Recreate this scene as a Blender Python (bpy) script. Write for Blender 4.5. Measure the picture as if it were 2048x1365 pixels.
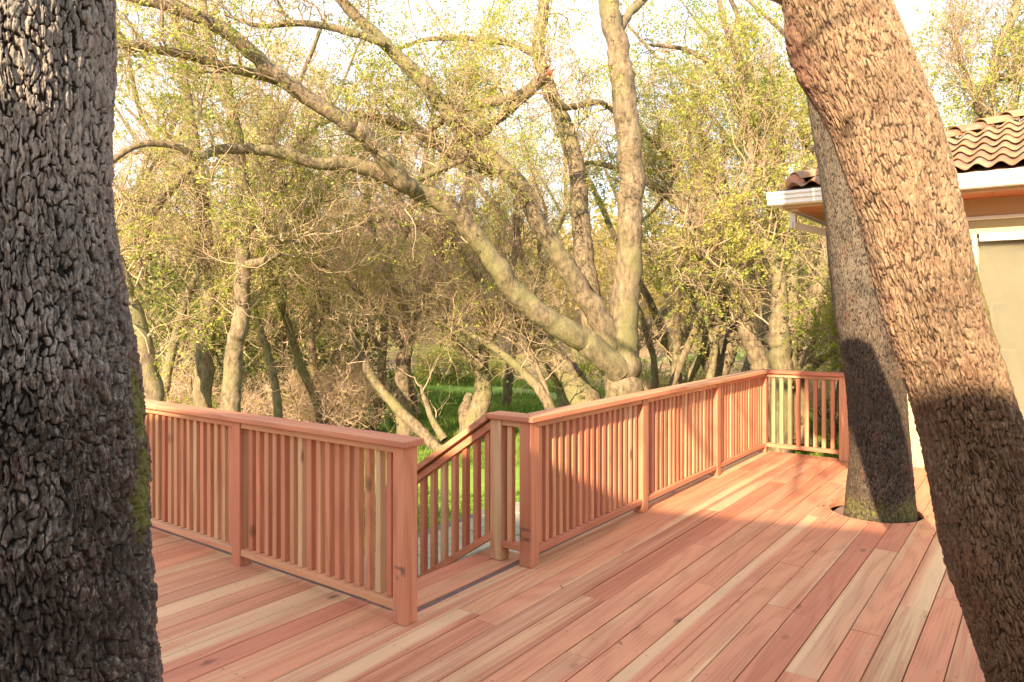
import bpy, bmesh, math, random
import numpy as np
from mathutils import Vector
rad = math.radians
for o in list(bpy.data.objects): bpy.data.objects.remove(o)
sc = bpy.context.scene
col = sc.collection
random.seed(7)

# ---------------------------------------------------------------- camera, light, exposure
AZ = rad(36.5); CA, SA = math.cos(AZ), math.sin(AZ)
CAMZ = 1.57; F = 1447.0; HY = 628.0
cam = bpy.data.cameras.new('camera'); camo = bpy.data.objects.new('camera', cam); col.objects.link(camo)
camo.location = (0, 0, CAMZ); camo.rotation_euler = (rad(90), 0, AZ - rad(90))
cam.sensor_width = 36; cam.lens = 36*F/2048; cam.shift_y = -54.5/2048
cam.clip_start = 0.05; cam.clip_end = 600
sc.camera = camo
SUN = Vector((1.0, 0.19, -0.462)).normalized()          # direction the light travels
EL = math.asin(-SUN.z)
w = bpy.data.worlds.new("World"); sc.world = w; w.use_nodes = True
nt = w.node_tree
bg = nt.nodes['Background']
sky = nt.nodes.new('ShaderNodeTexSky'); sky.sky_type = 'NISHITA'; sky.sun_disc = False
sky.sun_elevation = EL; sky.sun_rotation = math.atan2(-SUN.x, -SUN.y)
sky.air_density = 1.0; sky.dust_density = 3.0; sky.ozone_density = 1.0; sky.altitude = 100
veil = nt.nodes.new('ShaderNodeMixRGB'); veil.blend_type = 'MIX'; veil.inputs[0].default_value = 0.62
veil.inputs[2].default_value = (7.6, 8.2, 9.0, 1)        # thin bright high cloud over the whole sky
nt.links.new(sky.outputs[0], veil.inputs[1]); nt.links.new(veil.outputs[0], bg.inputs[0])
bg.inputs[1].default_value = 0.088
sun = bpy.data.lights.new('sun', 'SUN'); suno = bpy.data.objects.new('sun', sun); col.objects.link(suno)
sun.energy = 5.0; sun.angle = rad(0.55); sun.color = (1.0, 0.785, 0.52)
suno.rotation_euler = SUN.to_track_quat('-Z', 'Y').to_euler(); suno.location = (-8, -3, 9)
sc.view_settings.view_transform = 'Standard'; sc.view_settings.look = 'None'
sc.view_settings.exposure = 1.66; sc.view_settings.gamma = 1; sc.view_settings.use_curve_mapping = False

# ---------------------------------------------------------------- helpers
def P(px, py, D):
    r = (px-1024)/F*D
    return np.array((CA*D+SA*r, SA*D-CA*r, CAMZ-(py-HY)*D/F))

def tag(o, label=None, cat=None, group=None, kind=None):
    if label: o['label'] = label
    if cat: o['category'] = cat
    if group: o['group'] = group
    if kind: o['kind'] = kind
    return o
def empty(name, loc=(0, 0, 0), **k):
    o = bpy.data.objects.new(name, None); col.objects.link(o); o.location = loc; o.empty_display_size = .1
    return tag(o, **k)
def link(name, me, parent=None, loc=(0, 0, 0), rot=None, mat=None, **k):
    o = bpy.data.objects.new(name, me); col.objects.link(o)
    o.location = loc
    if rot is not None: o.rotation_euler = rot
    if parent: o.parent = parent
    if mat: 
        if len(me.materials) == 0: me.materials.append(mat)
    return tag(o, **k)
def rawmesh(name, V, Fc, smooth=False, attrs=None):
    """V (n,3), Fc (m,k) all faces with k corners"""
    V = np.asarray(V, np.float32); Fc = np.asarray(Fc, np.int32)
    me = bpy.data.meshes.new(name)
    me.vertices.add(len(V)); me.vertices.foreach_set('co', V.ravel())
    m, k = Fc.shape
    me.loops.add(m*k); me.loops.foreach_set('vertex_index', Fc.ravel())
    me.polygons.add(m); me.polygons.foreach_set('loop_start', np.arange(0, m*k, k, dtype=np.int32))
    if smooth: me.polygons.foreach_set('use_smooth', np.ones(m, bool))
    me.update(calc_edges=True)
    for n, a in (attrs or {}).items():
        at = me.attributes.new(n, 'FLOAT', 'POINT'); at.data.foreach_set('value', np.asarray(a, np.float32))
    return me
def boxmesh(name, x0, x1, y0, y1, z0, z1, ch=0.0, mat=None):
    bm = bmesh.new(); bmesh.ops.create_cube(bm, size=1)
    for v in bm.verts:
        v.co = ((x0+x1)/2+v.co.x*(x1-x0), (y0+y1)/2+v.co.y*(y1-y0), (z0+z1)/2+v.co.z*(z1-z0))
    if ch: bmesh.ops.bevel(bm, geom=bm.edges[:], offset=ch, segments=1, affect='EDGES')
    me = bpy.data.meshes.new(name); bm.to_mesh(me); bm.free()
    if mat: me.materials.append(mat)
    return me
def bar(name, a, b, parent, mat, ch=0.0, loc=None, **k):
    """box between corners a and b; object origin at a corner so object coordinates run along it"""
    a = np.minimum(np.array(a, float), np.array(b, float)); b2 = np.maximum(np.array(a), np.array(b, float))
    me = boxmesh(name, 0, b2[0]-a[0], 0, b2[1]-a[1], 0, b2[2]-a[2], ch, mat)
    return link(name, me, parent, loc=tuple(a), **k)
def prism(name, prof, axis_pts, mat=None, smooth=False):
    """extrude a profile list [(u,v)] between frames axis_pts [(origin, U, V)]"""
    n = len(prof); V = []; Fc = []
    for (o, U, W) in axis_pts:
        for u, v in prof: V.append(np.array(o)+np.array(U)*u+np.array(W)*v)
    m = len(axis_pts)
    for i in range(m-1):
        for j in range(n):
            Fc.append((i*n+j, i*n+(j+1) % n, (i+1)*n+(j+1) % n, (i+1)*n+j))
    me = bpy.data.meshes.new(name)
    me.from_pydata([tuple(v) for v in V], [], Fc+[tuple(range(n))[::-1], tuple(range((m-1)*n, m*n))])
    bm = bmesh.new(); bm.from_mesh(me); bmesh.ops.recalc_face_normals(bm, faces=bm.faces[:]); bm.to_mesh(me); bm.free()
    if smooth:
        for p in me.polygons: p.use_smooth = len(p.vertices) == 4
    if mat: me.materials.append(mat)
    return me

# ---------------------------------------------------------------- materials
class NT:
    def __init__(s, name, rough=.7):
        s.m = bpy.data.materials.new(name); s.m.use_nodes = True; s.t = s.m.node_tree
        s.b = s.t.nodes['Principled BSDF']; s.b.inputs['Roughness'].default_value = rough
        s.out = s.t.nodes['Material Output']
    def n(s, typ, **k):
        x = s.t.nodes.new(typ)
        for a, v in k.items(): setattr(x, a, v)
        return x
    def l(s, a, b): s.t.links.new(a, b)
    def put(s, sock, v):
        if hasattr(v, 'is_output') or isinstance(v, bpy.types.NodeSocket): s.l(v, sock)
        else: sock.default_value = v
    def math(s, op, a, b=0.0, c=None, clamp=False):
        x = s.n('ShaderNodeMath', operation=op); x.use_clamp = clamp
        s.put(x.inputs[0], a); s.put(x.inputs[1], b)
        if c is not None: s.put(x.inputs[2], c)
        return x.outputs[0]
    def mix(s, f, a, b, mode='MIX'):
        x = s.n('ShaderNodeMixRGB', blend_type=mode)
        s.put(x.inputs[0], f); s.put(x.inputs[1], (*a, 1) if isinstance(a, tuple) else a); s.put(x.inputs[2], (*b, 1) if isinstance(b, tuple) else b)
        return x.outputs[0]
    def ramp(s, f, stops, interp='LINEAR'):
        x = s.n('ShaderNodeValToRGB'); r = x.color_ramp; r.interpolation = interp
        while len(r.elements) < len(stops): r.elements.new(.5)
        for e, (p, c) in zip(r.elements, stops):
            e.position = p; e.color = (*c, 1) if isinstance(c, tuple) else (c, c, c, 1)
        s.put(x.inputs[0], f); return x.outputs[0]
    def noise(s, vec, scale, detail=4, rough=.55, dist=0.0):
        x = s.n('ShaderNodeTexNoise'); x.inputs['Scale'].default_value = scale; x.inputs['Detail'].default_value = detail
        x.inputs['Roughness'].default_value = rough; x.inputs['Distortion'].default_value = dist
        if vec is not None: s.l(vec, x.inputs['Vector'])
        return x.outputs['Fac']
    def mapping(s, vec, scale, loc=(0, 0, 0)):
        x = s.n('ShaderNodeMapping'); x.inputs['Scale'].default_value = scale; x.inputs['Location'].default_value = loc
        s.l(vec, x.inputs['Vector']); return x.outputs[0]
    def obj(s): return s.n('ShaderNodeTexCoord').outputs['Object']
    def geo(s): return s.n('ShaderNodeNewGeometry').outputs['Position']
    def attr(s, n): return s.n('ShaderNodeAttribute', attribute_name=n).outputs['Fac']
    def rnd(s): return s.n('ShaderNodeObjectInfo').outputs['Random']
    def bump(s, h, strength=.3, dist=.01):
        x = s.n('ShaderNodeBump'); x.inputs['Strength'].default_value = strength; x.inputs['Distance'].default_value = dist
        s.l(h, x.inputs['Height']); s.l(x.outputs[0], s.b.inputs['Normal'])
    def color(s, c): s.put(s.b.inputs['Base Color'], (*c, 1) if isinstance(c, tuple) else c); return s
    def rough(s, v): s.put(s.b.inputs['Roughness'], v)

SALMON = (.56, .225, .118); ROSE = (.50, .17, .095); TAN = (.56, .305, .155); CREAM = (.60, .40, .22); DEEP = (.34, .105, .05)
def wood(name, axis, stains=None, deck=False, tone=None):
    t = NT(name, .62); o = t.obj(); r = t.rnd()
    off = t.n('ShaderNodeCombineXYZ'); 
    t.l(t.math('MULTIPLY', r, 37.0), off.inputs[0]); t.l(t.math('MULTIPLY', r, 91.0), off.inputs[1]); t.l(t.math('MULTIPLY', r, 53.0), off.inputs[2])
    add = t.n('ShaderNodeVectorMath', operation='ADD'); t.l(o, add.inputs[0]); t.l(off.outputs[0], add.inputs[1]); v = add.outputs[0]
    def sc3(along, across): 
        s = [across]*3; s[axis] = along; return tuple(s)
    wob = t.noise(t.mapping(v, sc3(.9, 5)), 1.0, 3)                  # slow wander of the grain
    cx = t.mapping(v, sc3(.28, 13)); 
    g1 = t.noise(cx, 1.0, 5, .6, .5)                                 # broad streaks
    w_ = t.n('ShaderNodeTexWave', wave_type='BANDS', bands_direction=('Y' if axis == 0 else 'X'))
    w_.inputs['Scale'].default_value = 1; w_.inputs['Distortion'].default_value = 7; w_.inputs['Detail'].default_value = 3; w_.inputs['Detail Scale'].default_value = 1.2
    t.l(t.mapping(v, sc3(.5, 14)), w_.inputs['Vector'])
    ct = t.noise(t.mapping(v, sc3(.32, 3.2), (5, 2, 9)), 1.0, 2.0, .35); ring = t.math('ADD', t.math('MULTIPLY', t.math('SINE', t.math('MULTIPLY', ct, 95.0)), .5), .5)
    g2 = t.math('ADD', t.math('MULTIPLY', w_.outputs['Fac'], .35), t.math('MULTIPLY', ring, .65))                                           # growth rings
    g3 = t.noise(t.mapping(v, sc3(3, 190)), 1.0, 3, .7)              # fibres
    r2 = t.math('FRACT', t.math('MULTIPLY', r, 7.31)); r3 = t.math('FRACT', t.math('MULTIPLY', r, 17.7))
    base = t.ramp(r2, tone or [(0, ROSE), (.35, SALMON), (.68, (.56, .25, .125)), (.86, TAN), (.97, CREAM)])
    c = t.mix(t.math('MULTIPLY', t.ramp(g1, [(.38, 0.0), (.58, 1.0)]), .85), base, t.ramp(r3, [(0, DEEP), (.35, ROSE), (.7, SALMON), (1, TAN)]))
    c = t.mix(t.math('MULTIPLY', t.ramp(g2, [(.45, 0.0), (.95, 1.0)]), .38), c, (.30, .09, .045))
    sap = t.noise(t.mapping(v, sc3(.13, 4.6), (3, 1, 7)), 1.0, 1.5, .4)  # pale sapwood streak
    c = t.mix(t.math('MULTIPLY', t.ramp(sap, [(.62, 0.0), (.66, 1.0)]), .62), c, (.66, .45, .25))
    c = t.mix(.4, c, t.ramp(t.math('ADD', t.math('MULTIPLY', g3, .6), t.math('MULTIPLY', g1, .4)), [(.3, .52), (.5, .97), (.7, 1.14)]), 'MULTIPLY')
    vo = t.n('ShaderNodeTexVoronoi', feature='F1'); vo.inputs['Scale'].default_value = 1
    t.l(t.mapping(v, sc3(1.6, 3.4)), vo.inputs['Vector'])
    kn = t.ramp(vo.outputs['Distance'], [(.035, 1.0), (.09, 0.0)])
    c = t.mix(t.math('MULTIPLY', kn, .75), c, (.13, .045, .025))
    c = t.mix(.45, c, t.ramp(t.noise(t.mapping(v, sc3(.8, 5)), 1.0, 3), [(.3, .72), (.7, 1.2)]), 'MULTIPLY')
    c = t.mix(t.math('MULTIPLY', t.ramp(t.noise(t.mapping(v, (3, 3, 3)), 1.0, 4), [(.55, 0.0), (.8, 1.0)]), .08), c, (.62, .42, .34))  # dusty wear
    if stains:
        sx = t.n('ShaderNodeSeparateXYZ'); t.l(o, sx.inputs[0])
        nz = t.noise(t.mapping(o, (60, 60, 60)), 1.0, 3)
        gx = t.n('ShaderNodeSeparateXYZ'); t.l(t.n('ShaderNodeNewGeometry').outputs['Normal'], gx.inputs[0])
        face = t.math('LESS_THAN', gx.outputs[0], -.5)
        for (yc, yw, zc, zw, s) in stains:
            dy = t.math('DIVIDE', t.math('ABSOLUTE', t.math('SUBTRACT', sx.outputs[1], yc)), yw)
            dz = t.math('DIVIDE', t.math('ABSOLUTE', t.math('SUBTRACT', sx.outputs[2], zc)), zw)
            d = t.math('ADD', t.math('MAXIMUM', dy, dz), t.math('MULTIPLY', nz, .5))
            msk = t.math('MULTIPLY', t.math('MULTIPLY', t.ramp(t.math('MULTIPLY', d, .5), [(.28, 1.0), (.85, 0.0)]), face), s*.8)
            c = t.mix(msk, c, (.045, .04, .04))
    t.color(c)
    t.bump(t.math('ADD', t.math('MULTIPLY', g3, .5), t.math('MULTIPLY', g2, .5)), .22, .002)
    t.rough(t.ramp(g1, [(.3, .55), (.7, .72)]))
    return t.m
WX, WY, WZ = wood('redwood_along_x', 0), wood('redwood_along_y', 1), wood('redwood_upright', 2)
WD = wood('redwood_deck', 0, deck=True, tone=[(0, ROSE), (.25, SALMON), (.60, (.55, .25, .135)), (.82, (.55, .29, .165)), (.95, TAN), (1, CREAM)])
WPA = wood('redwood_post_smudged', 2, stains=[(.045, .035, .285, .008, .75), (.014, .016, .272, .02, .85), (.055, .012, .235, .012, .5)])
WPB = wood('redwood_post_marked', 2, stains=[(.040, .034, .232, .009, .85), (.078, .006, .20, .04, .8), (.036, .028, .172, .011, .9)])
def plain(name, c, rough=.6, nscale=8, var=.12, bump=.1, metallic=0):
    t = NT(name, rough); o = t.obj()
    n = t.noise(o, nscale, 5)
    t.color(t.mix(t.ramp(n, [(.3, 0.0), (.75, 1.0)]), tuple(x*(1-var) for x in c), tuple(min(1, x*(1+var)) for x in c)))
    if bump: t.bump(n, bump, .004)
    t.b.inputs['Metallic'].default_value = metallic
    return t.m
DARKTRIM = plain('stained_dark_trim', (.13, .075, .065), .7, 20, .3)
WHITE = plain('white_gutter_paint', (.78, .76, .72), .35, 5, .05, .03)
CREAMWALL = plain('cream_stucco', (.44, .375, .215), .85, 60, .08, .35)
SOFFIT = plain('red_brown_soffit_paint', (.44, .145, .06), .6, 4, .08, .05)
BEAM = plain('tan_trim_paint', (.55, .37, .22), .6, 4, .06, .05)
CURTAIN = plain('cream_blind', (.27, .245, .165), .9, 3, .1, .0)
STEEL = plain('screw_steel', (.16, .10, .08), .5, 5, .1, 0)
def tilemat():
    t = NT('weathered_clay_tile', .8); o = t.obj(); r = t.rnd(); g = t.geo()
    base = t.ramp(r, [(0, (.24, .105, .05)), (.4, (.34, .155, .07)), (.75, (.36, .19, .09)), (1, (.27, .18, .11))])
    c = t.mix(t.ramp(t.noise(g, 14, 6, .7), [(.48, 0.0), (.62, 1.0)]), base, (.22, .17, .125))
    c = t.mix(t.ramp(t.noise(g, 45, 4, .6), [(.62, 0.0), (.7, 1.0)]), c, (.08, .065, .045))
    c = t.mix(t.ramp(t.noise(g, 7, 4, .6), [(.60, 0.0), (.72, .6)]), c, (.22, .17, .08))
    t.color(c); t.bump(t.noise(g, 60, 5), .4, .006); return t.m
TILE = tilemat()
TERRA = plain('terracotta_cap', (.38, .15, .08), .75, 12, .2)

def barkmat(name, dark, mid, pale,  moss=(.13, .13, .022), palemix=.6, attr=True, red=(.22, .075, .045)):
    t = NT(name, .88); o = t.geo()
    plate = t.attr('plate'); cell = t.attr('cell'); ms = t.attr('moss'); rd = t.attr('raw')
    fine = t.noise(t.mapping(o, (90, 90, 34)), 1.0, 6, .65)
    broad = t.noise(o, 3.0, 4)
    c = t.mix(t.ramp(plate, [(.15, 0.0), (.75, 1.0)]), dark, mid)
    sz = t.n('ShaderNodeSeparateXYZ'); t.l(o, sz.inputs[0]); up = t.math('MULTIPLY', t.ramp(t.math('DIVIDE', sz.outputs[2], 3.0), [(.40, 0.0), (.72, 1.0)]), .24)
    lich_sun = t.math('MULTIPLY', t.ramp(t.math('ADD', up, t.math('ADD', t.math('MULTIPLY', fine, .7), t.math('MULTIPLY', broad, .45))), [(.54, 0.0), (.74, 1.0)]), t.math('MULTIPLY', t.ramp(plate, [(.5, 0.0), (.95, 1.0)]), palemix))  # lichen, plus some sun brightness put into the colour of the upper trunk
    c = t.mix(lich_sun, c, pale)
    c = t.mix(.75, c, t.ramp(t.noise(t.mapping(o, (150, 150, 50)), 1.0, 5, .7), [(.3, .45), (.5, .95), (.68, 1.5)]), 'MULTIPLY')
    c = t.mix(.6, c, t.ramp(t.noise(t.mapping(o, (5, 5, 2.2)), 1.0, 5, .6), [(.35, (.62, .60, .55)), (.5, (1, .97, .92)), (.66, (1.25, 1.12, 1.0))]), 'MULTIPLY')
    c = t.mix(.5, c, t.ramp(cell, [(0, .62), (1, 1.25)]), 'MULTIPLY')
    c = t.mix(t.math('MULTIPLY', t.ramp(t.noise(o, 9, 4), [(.58, 0.0), (.74, 1.0)]), .28), c, red)
    c = t.mix(t.math('MULTIPLY', rd, .55), c, (.15, .06, .04))
    mm = t.ramp(t.math('ADD', ms, t.math('MULTIPLY', t.math('SUBTRACT', t.noise(o, 38, 5, .7), .5), .9)), [(.42, 0.0), (.62, 1.0)])
    c = t.mix(t.math('MULTIPLY', mm, .85), c, moss)
    t.color(c); t.bump(fine, .8, .008); return t.m
BARKL = barkmat('grey_oak_bark', (.014, .010, .007), (.052, .036, .025), (.34, .305, .275), palemix=.85)
BARKM = barkmat('ridged_oak_bark', (.010, .007, .005), (.052, .034, .021), (.18, .150, .115), palemix=.55)
BARKR = barkmat('leaning_oak_bark', (.045, .028, .016), (.135, .080, .045), (.34, .235, .15), palemix=.75)
def limbmat():
    t = NT('background_oak_bark', .9); o = t.geo()
    n1 = t.noise(t.mapping(o, (16, 16, 7)), 1.0, 6, .68); n2 = t.noise(o, 1.3, 3); n3 = t.noise(t.mapping(o, (60, 60, 26)), 1.0, 4, .7)
    c = t.mix(t.ramp(n1, [(.35, 0.0), (.65, 1.0)]), (.085, .06, .036), (.30, .225, .135))
    c = t.mix(t.ramp(n2, [(.48, 0.0), (.66, .7)]), c, (.20, .19, .075))
    c = t.mix(.5, c, t.ramp(n3, [(.3, .5), (.7, 1.2)]), 'MULTIPLY')
    t.color(c); t.bump(t.math('ADD', n1, n3), .7, .02); return t.m
LIMB = limbmat()
TWIG = plain('dry_twig', (.40, .29, .18), .9, 2, .35, 0)
TWIGR = plain('bare_pinkish_twig', (.66, .46, .33), .9, 2, .3, 0)
def leafmat(name, stops, trans=.55):
    t = NT(name, .55); a = t.attr('tint')
    c = t.ramp(a, stops)
    t.color(c)
    tr = t.n('ShaderNodeBsdfTranslucent'); t.l(c, tr.inputs['Color'])
    mx = t.n('ShaderNodeMixShader'); mx.inputs[0].default_value = trans
    t.l(t.b.outputs[0], mx.inputs[1]); t.l(tr.outputs[0], mx.inputs[2]); t.l(mx.outputs[0], t.out.inputs[0])
    return t.m
LEAFG = leafmat('yellow_green_oak_leaves', [(0, (.09, .15, .02)), (.35, (.30, .36, .05)), (.7, (.54, .52, .10)), (1, (.68, .58, .22))])
LEAFD = leafmat('deep_green_oak_leaves', [(0, (.04, .08, .015)), (.4, (.11, .15, .03)), (.8, (.26, .27, .05)), (1, (.42, .36, .08))])
LEAFP = leafmat('golden_dry_oak_leaves', [(0, (.24, .20, .05)), (.4, (.46, .36, .10)), (.8, (.60, .45, .17)), (1, (.66, .53, .28))])

# ---------------------------------------------------------------- numpy noise and bark
def vnoise(u, v, seed, wrap=4096):
    rs = np.random.RandomState(seed); T = rs.rand(256, 256)
    iu = np.floor(u).astype(int); iv = np.floor(v).astype(int); fu = u-iu; fv = v-iv
    fu = fu*fu*(3-2*fu); fv = fv*fv*(3-2*fv)
    g = lambda a, b: T[a % 256, b % 256]
    return (g(iu, iv)*(1-fu)+g(iu+1, iv)*fu)*(1-fv)+(g(iu, iv+1)*(1-fu)+g(iu+1, iv+1)*fu)*fv
def fbm(u, v, seed, o=4):
    s = 0; a = 1; t = 0
    for i in range(o): s = s+a*vnoise(u*2**i, v*2**i, seed+i); t += a; a *= .55
    return s/t
def cells(u, v, seed):
    rs = np.random.RandomState(seed); JU = rs.rand(256, 256); JV = rs.rand(256, 256); ID = rs.rand(256, 256)
    v0 = v; iu = np.floor(u).astype(int)
    best = np.full(u.shape, 9.); sec = np.full(u.shape, 9.); cid = np.zeros(u.shape)
    for du in (-1, 0, 1):
        cu = iu+du; sh = (cu % 2)*.5; iv = np.floor(v0+sh).astype(int)
        for dv in (-1, 0, 1):
            cv = iv+dv; a = cu % 256; b = cv % 256
            x = cu+.12+.76*JU[a, b]; y = cv+.08+.84*JV[a, b]-sh
            d = .15*np.hypot(u-x, v-y)+.9*np.maximum(np.abs(u-x), np.abs(v-y))
            lt = d < best
            sec = np.where(lt, best, np.minimum(sec, d)); cid = np.where(lt, ID[a, b], cid); best = np.where(lt, d, best)
    return best, sec, cid
def sstep(a, b, x):
    t = np.clip((x-a)/(b-a), 0, 1); return t*t*(3-2*t)

def near_trunk(name, zs, cx, cy, R, zfine, cw, ch, depth, nth, nback, rows, mat, seed, facing, extra=None, twist=0.0, zmid=1.5):
    """trunk along a leaning centre line with plates of bark raised from fissures. zs,cx,cy,R: key arrays"""
    zf = np.linspace(zfine[0], zfine[1], rows)
    lo = np.linspace(zs[0], zfine[0], 12, endpoint=False); hi = np.linspace(zfine[1], zs[-1], 14)[1:]
    z = np.concatenate([lo, zf, hi])
    th = np.concatenate([np.linspace(facing-rad(108), facing+rad(108), nth), np.linspace(facing+rad(108), facing+rad(252), nback+2)[1:-1]])
    Z, TH = np.meshgrid(z, th, indexing='ij')
    X0 = np.interp(Z, zs, cx); Y0 = np.interp(Z, zs, cy); RR = np.interp(Z, zs, R)
    # smooth the centre line a little
    k = np.ones(41)/41
    def sm(a):
        p = np.pad(a[:, 0], 20, mode='reflect', reflect_type='odd'); return np.repeat(np.convolve(p, k, 'valid')[:, None], a.shape[1], 1)
    if rows > 100: X0, Y0, RR = sm(X0), sm(Y0), sm(RR)
    Rm = float(np.mean(R))
    u = (TH-facing)*Rm+twist*Z; v = Z
    wu = (fbm(u*7, v*5, seed+20)-.5)+.38*(fbm(u*38, v*22, seed+21)-.5); wv = (fbm(u*6+50, v*6, seed+30)-.5)+.5*(fbm(u*30, v*18, seed+31)-.5)
    U = (u+wu*.05)/cw+100; Vv = (v+wv*.09)/ch+100
    f1, f2, cid = cells(U, Vv, seed)
    e = f2-f1; rough = fbm(u*55, v*34, seed+3, 4)
    jag = fbm(u*120, v*60, seed+8, 3)
    e = e+(rough-.5)*.30+(jag-.5)*.22
    plate = sstep(.015, .13, e)
    rid = np.abs(2*fbm(u*48+wu*2, v*9, seed+70, 3)-1); crack = sstep(.0, .16, rid)
    g1, g2, cid2 = cells(U*2.3+31, Vv*1.5+11, seed+5)
    sub = sstep(0, .22, (g2-g1)+(rough-.5)*.2)
    plate = plate*(.72+.28*crack)
    lay = np.floor(sub*2+jag*2.2)/4
    hgt = plate*(.5+.4*cid)+plate*lay*.42+(rough-.5)*.36+(jag-.5)*.26
    soft = sstep(.2, .75, fbm(u*1.7+9, v*1.3, seed+41))
    vr = np.abs(2*fbm(u*62+wu*3, v*7, seed+130, 3)-1)
    hgt = hgt+.75*(sstep(.0, .35, vr)-.7)
    hgt = hgt*(.7+.5*soft)
    disp = depth*(hgt-.75)*(1.15-.55*sstep(zmid-.25, zmid+.55, Z+.3*(fbm(u*2, v*2, seed+90)-.5)))
    lump = (fbm(np.cos(TH)*1.2+5, Z*1.1+np.sin(TH)*1.3, seed+60, 3)-.5)*Rm*.16
    raw = np.zeros_like(Z); moss = np.zeros_like(Z); big = np.zeros_like(Z)
    if extra: raw, moss, big = extra(Z, TH-facing, u, v)
    rr = RR+lump+disp+big
    x = X0+rr*np.cos(TH); y = Y0+rr*np.sin(TH)
    n, m = Z.shape
    idx = np.arange(n*m).reshape(n, m); nx = np.roll(idx, -1, 1)
    Fc = np.stack([idx[:-1], nx[:-1], nx[1:], idx[1:]], -1).reshape(-1, 4)
    V = np.stack([x, y, Z], -1).reshape(-1, 3)
    return V, Fc, dict(plate=(plate*.8+.2*sub*plate).ravel(), cell=cid.ravel(), moss=moss.ravel(), raw=raw.ravel())

# ---------------------------------------------------------------- ground
def gz(x, y):
    """height of the garden ground"""
    x = np.asarray(x, float); y = np.asarray(y, float)
    d = np.hypot(x, y)
    h = -.58+.10*(vnoise(x*.35+40, y*.35+40, 5)-.5)-.35*sstep(9, 16, d)+(vnoise(x*.12+9, y*.12+9, 6)-.5)*.9*sstep(10, 24, d)
    lx = CA*x+SA*y; ry = SA*x-CA*y
    return h+4.2*sstep(24, 62, d)+3.0*sstep(60, 120, d)*(.6+.8*vnoise(x*.02+3, y*.02+3, 8))+.9*sstep(5, 14, -ry)*sstep(8, 15, d)
def ground():
    rr = np.concatenate([np.linspace(0, 34, 120), np.geomspace(34.5, 420, 60)]); aa = np.linspace(0, 2*math.pi, 181)[:-1]
    Rr, A = np.meshgrid(rr, aa, indexing='ij'); x = Rr*np.cos(A); y = Rr*np.sin(A); z = gz(x, y)
    n, m = x.shape; idx = np.arange(n*m).reshape(n, m); nx = np.roll(idx, -1, 1)
    Fc = np.stack([idx[:-1], nx[:-1], nx[1:], idx[1:]], -1).reshape(-1, 4)[:, ::-1]
    me = rawmesh('ground', np.stack([x, y, z], -1).reshape(-1, 3), Fc, True)
    t = NT('garden_ground', .95); g = t.geo()
    n1 = t.noise(g, .22, 4); n2 = t.noise(g, 6, 6, .7); n3 = t.noise(g, 1.1, 5)
    dirt = t.mix(n2, (.15, .095, .05), (.36, .26, .14)); grass = t.mix(n2, (.10, .20, .02), (.27, .40, .05))
    vl = t.n('ShaderNodeVectorMath', operation='LENGTH'); t.l(g, vl.inputs[0])
    near = t.ramp(t.math('DIVIDE', vl.outputs['Value'], 40.0), [(.34, 1.0), (.62, 0.0)])
    f = t.math('ADD', t.math('MULTIPLY', n1, .5), t.math('ADD', t.math('MULTIPLY', n3, .4), t.math('MULTIPLY', near, .35)))
    t.color(t.mix(t.ramp(f, [(.46, 0.0), (.60, 1.0)]), dirt, grass)); t.bump(n2, .6, .05)
    return link('ground', me, mat=t.m, kind='structure')
ground()

# ---------------------------------------------------------------- deck
PITCH = .1445; GAP = .005; Y0 = 2.665; XE = 2.70; XF = 8.42; TH = .036
TREES = {'mid': (6.345, 1.10, .325)}
# foot of the near trunks
def trunk_c(px, D, py=628):
    p = P(px, py, D); return p[0], p[1]
LX, LY = trunk_c(8, 1.95)
deck = empty('deck', (3, 0, 0), kind='structure')
deck.location = (0, 0, 0)
HOLES = [(6.345, 1.10, .335), (LX, LY, .50), (3.42, -.08, .40)]
def board(x0, x1, y0, y1, name='deck_board', z1=0.0, th=TH, mat=WD, parent=deck, holes=HOLES):
    hs = [h for h in holes if h[1]+h[2] > y0 and h[1]-h[2] < y1 and h[0]+h[2] > x0 and h[0]-h[2] < x1]
    dz = random.uniform(-.0012, .0012)
    if not hs:
        me = boxmesh(name, 0, x1-x0, 0, y1-y0, -th, 0, .0028, mat)
        return link(name, me, parent, (x0, y0, z1+dz))
    cx, cy, r = hs[0]
    n = 14; bm = bmesh.new()
    ys = np.linspace(y0, y1, n+1)
    def side(xa, xb):       # xa/xb arrays of n+1
        top = [(bm.verts.new((a-x0, y-y0, 0)), bm.verts.new((b-x0, y-y0, 0))) for a, b, y in zip(xa, xb, ys)]
        bot = [(bm.verts.new((a-x0, y-y0, -th)), bm.verts.new((b-x0, y-y0, -th))) for a, b, y in zip(xa, xb, ys)]
        for i in range(n):
            bm.faces.new((top[i][0], top[i][1], top[i+1][1], top[i+1][0]))
            bm.faces.new((bot[i][0], bot[i+1][0], bot[i+1][1], bot[i][1]))
            bm.faces.new((top[i][0], top[i+1][0], bot[i+1][0], bot[i][0]))
            bm.faces.new((top[i][1], bot[i][1], bot[i+1][1], top[i+1][1]))
        bm.faces.new((top[0][0], bot[0][0], bot[0][1], top[0][1])); bm.faces.new((top[n][0], top[n][1], bot[n][1], bot[n][0]))
    h = np.sqrt(np.maximum(0, r*r-(ys-cy)**2))
    side(np.full(n+1, x0), cx-h); side(cx+h, np.full(n+1, x1))
    bmesh.ops.remove_doubles(bm, verts=bm.verts[:], dist=1e-5)
    me = bpy.data.meshes.new(name); bm.to_mesh(me); bm.free(); me.materials.append(mat)
    return link(name, me, parent, (x0, y0, z1+dz))
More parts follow.
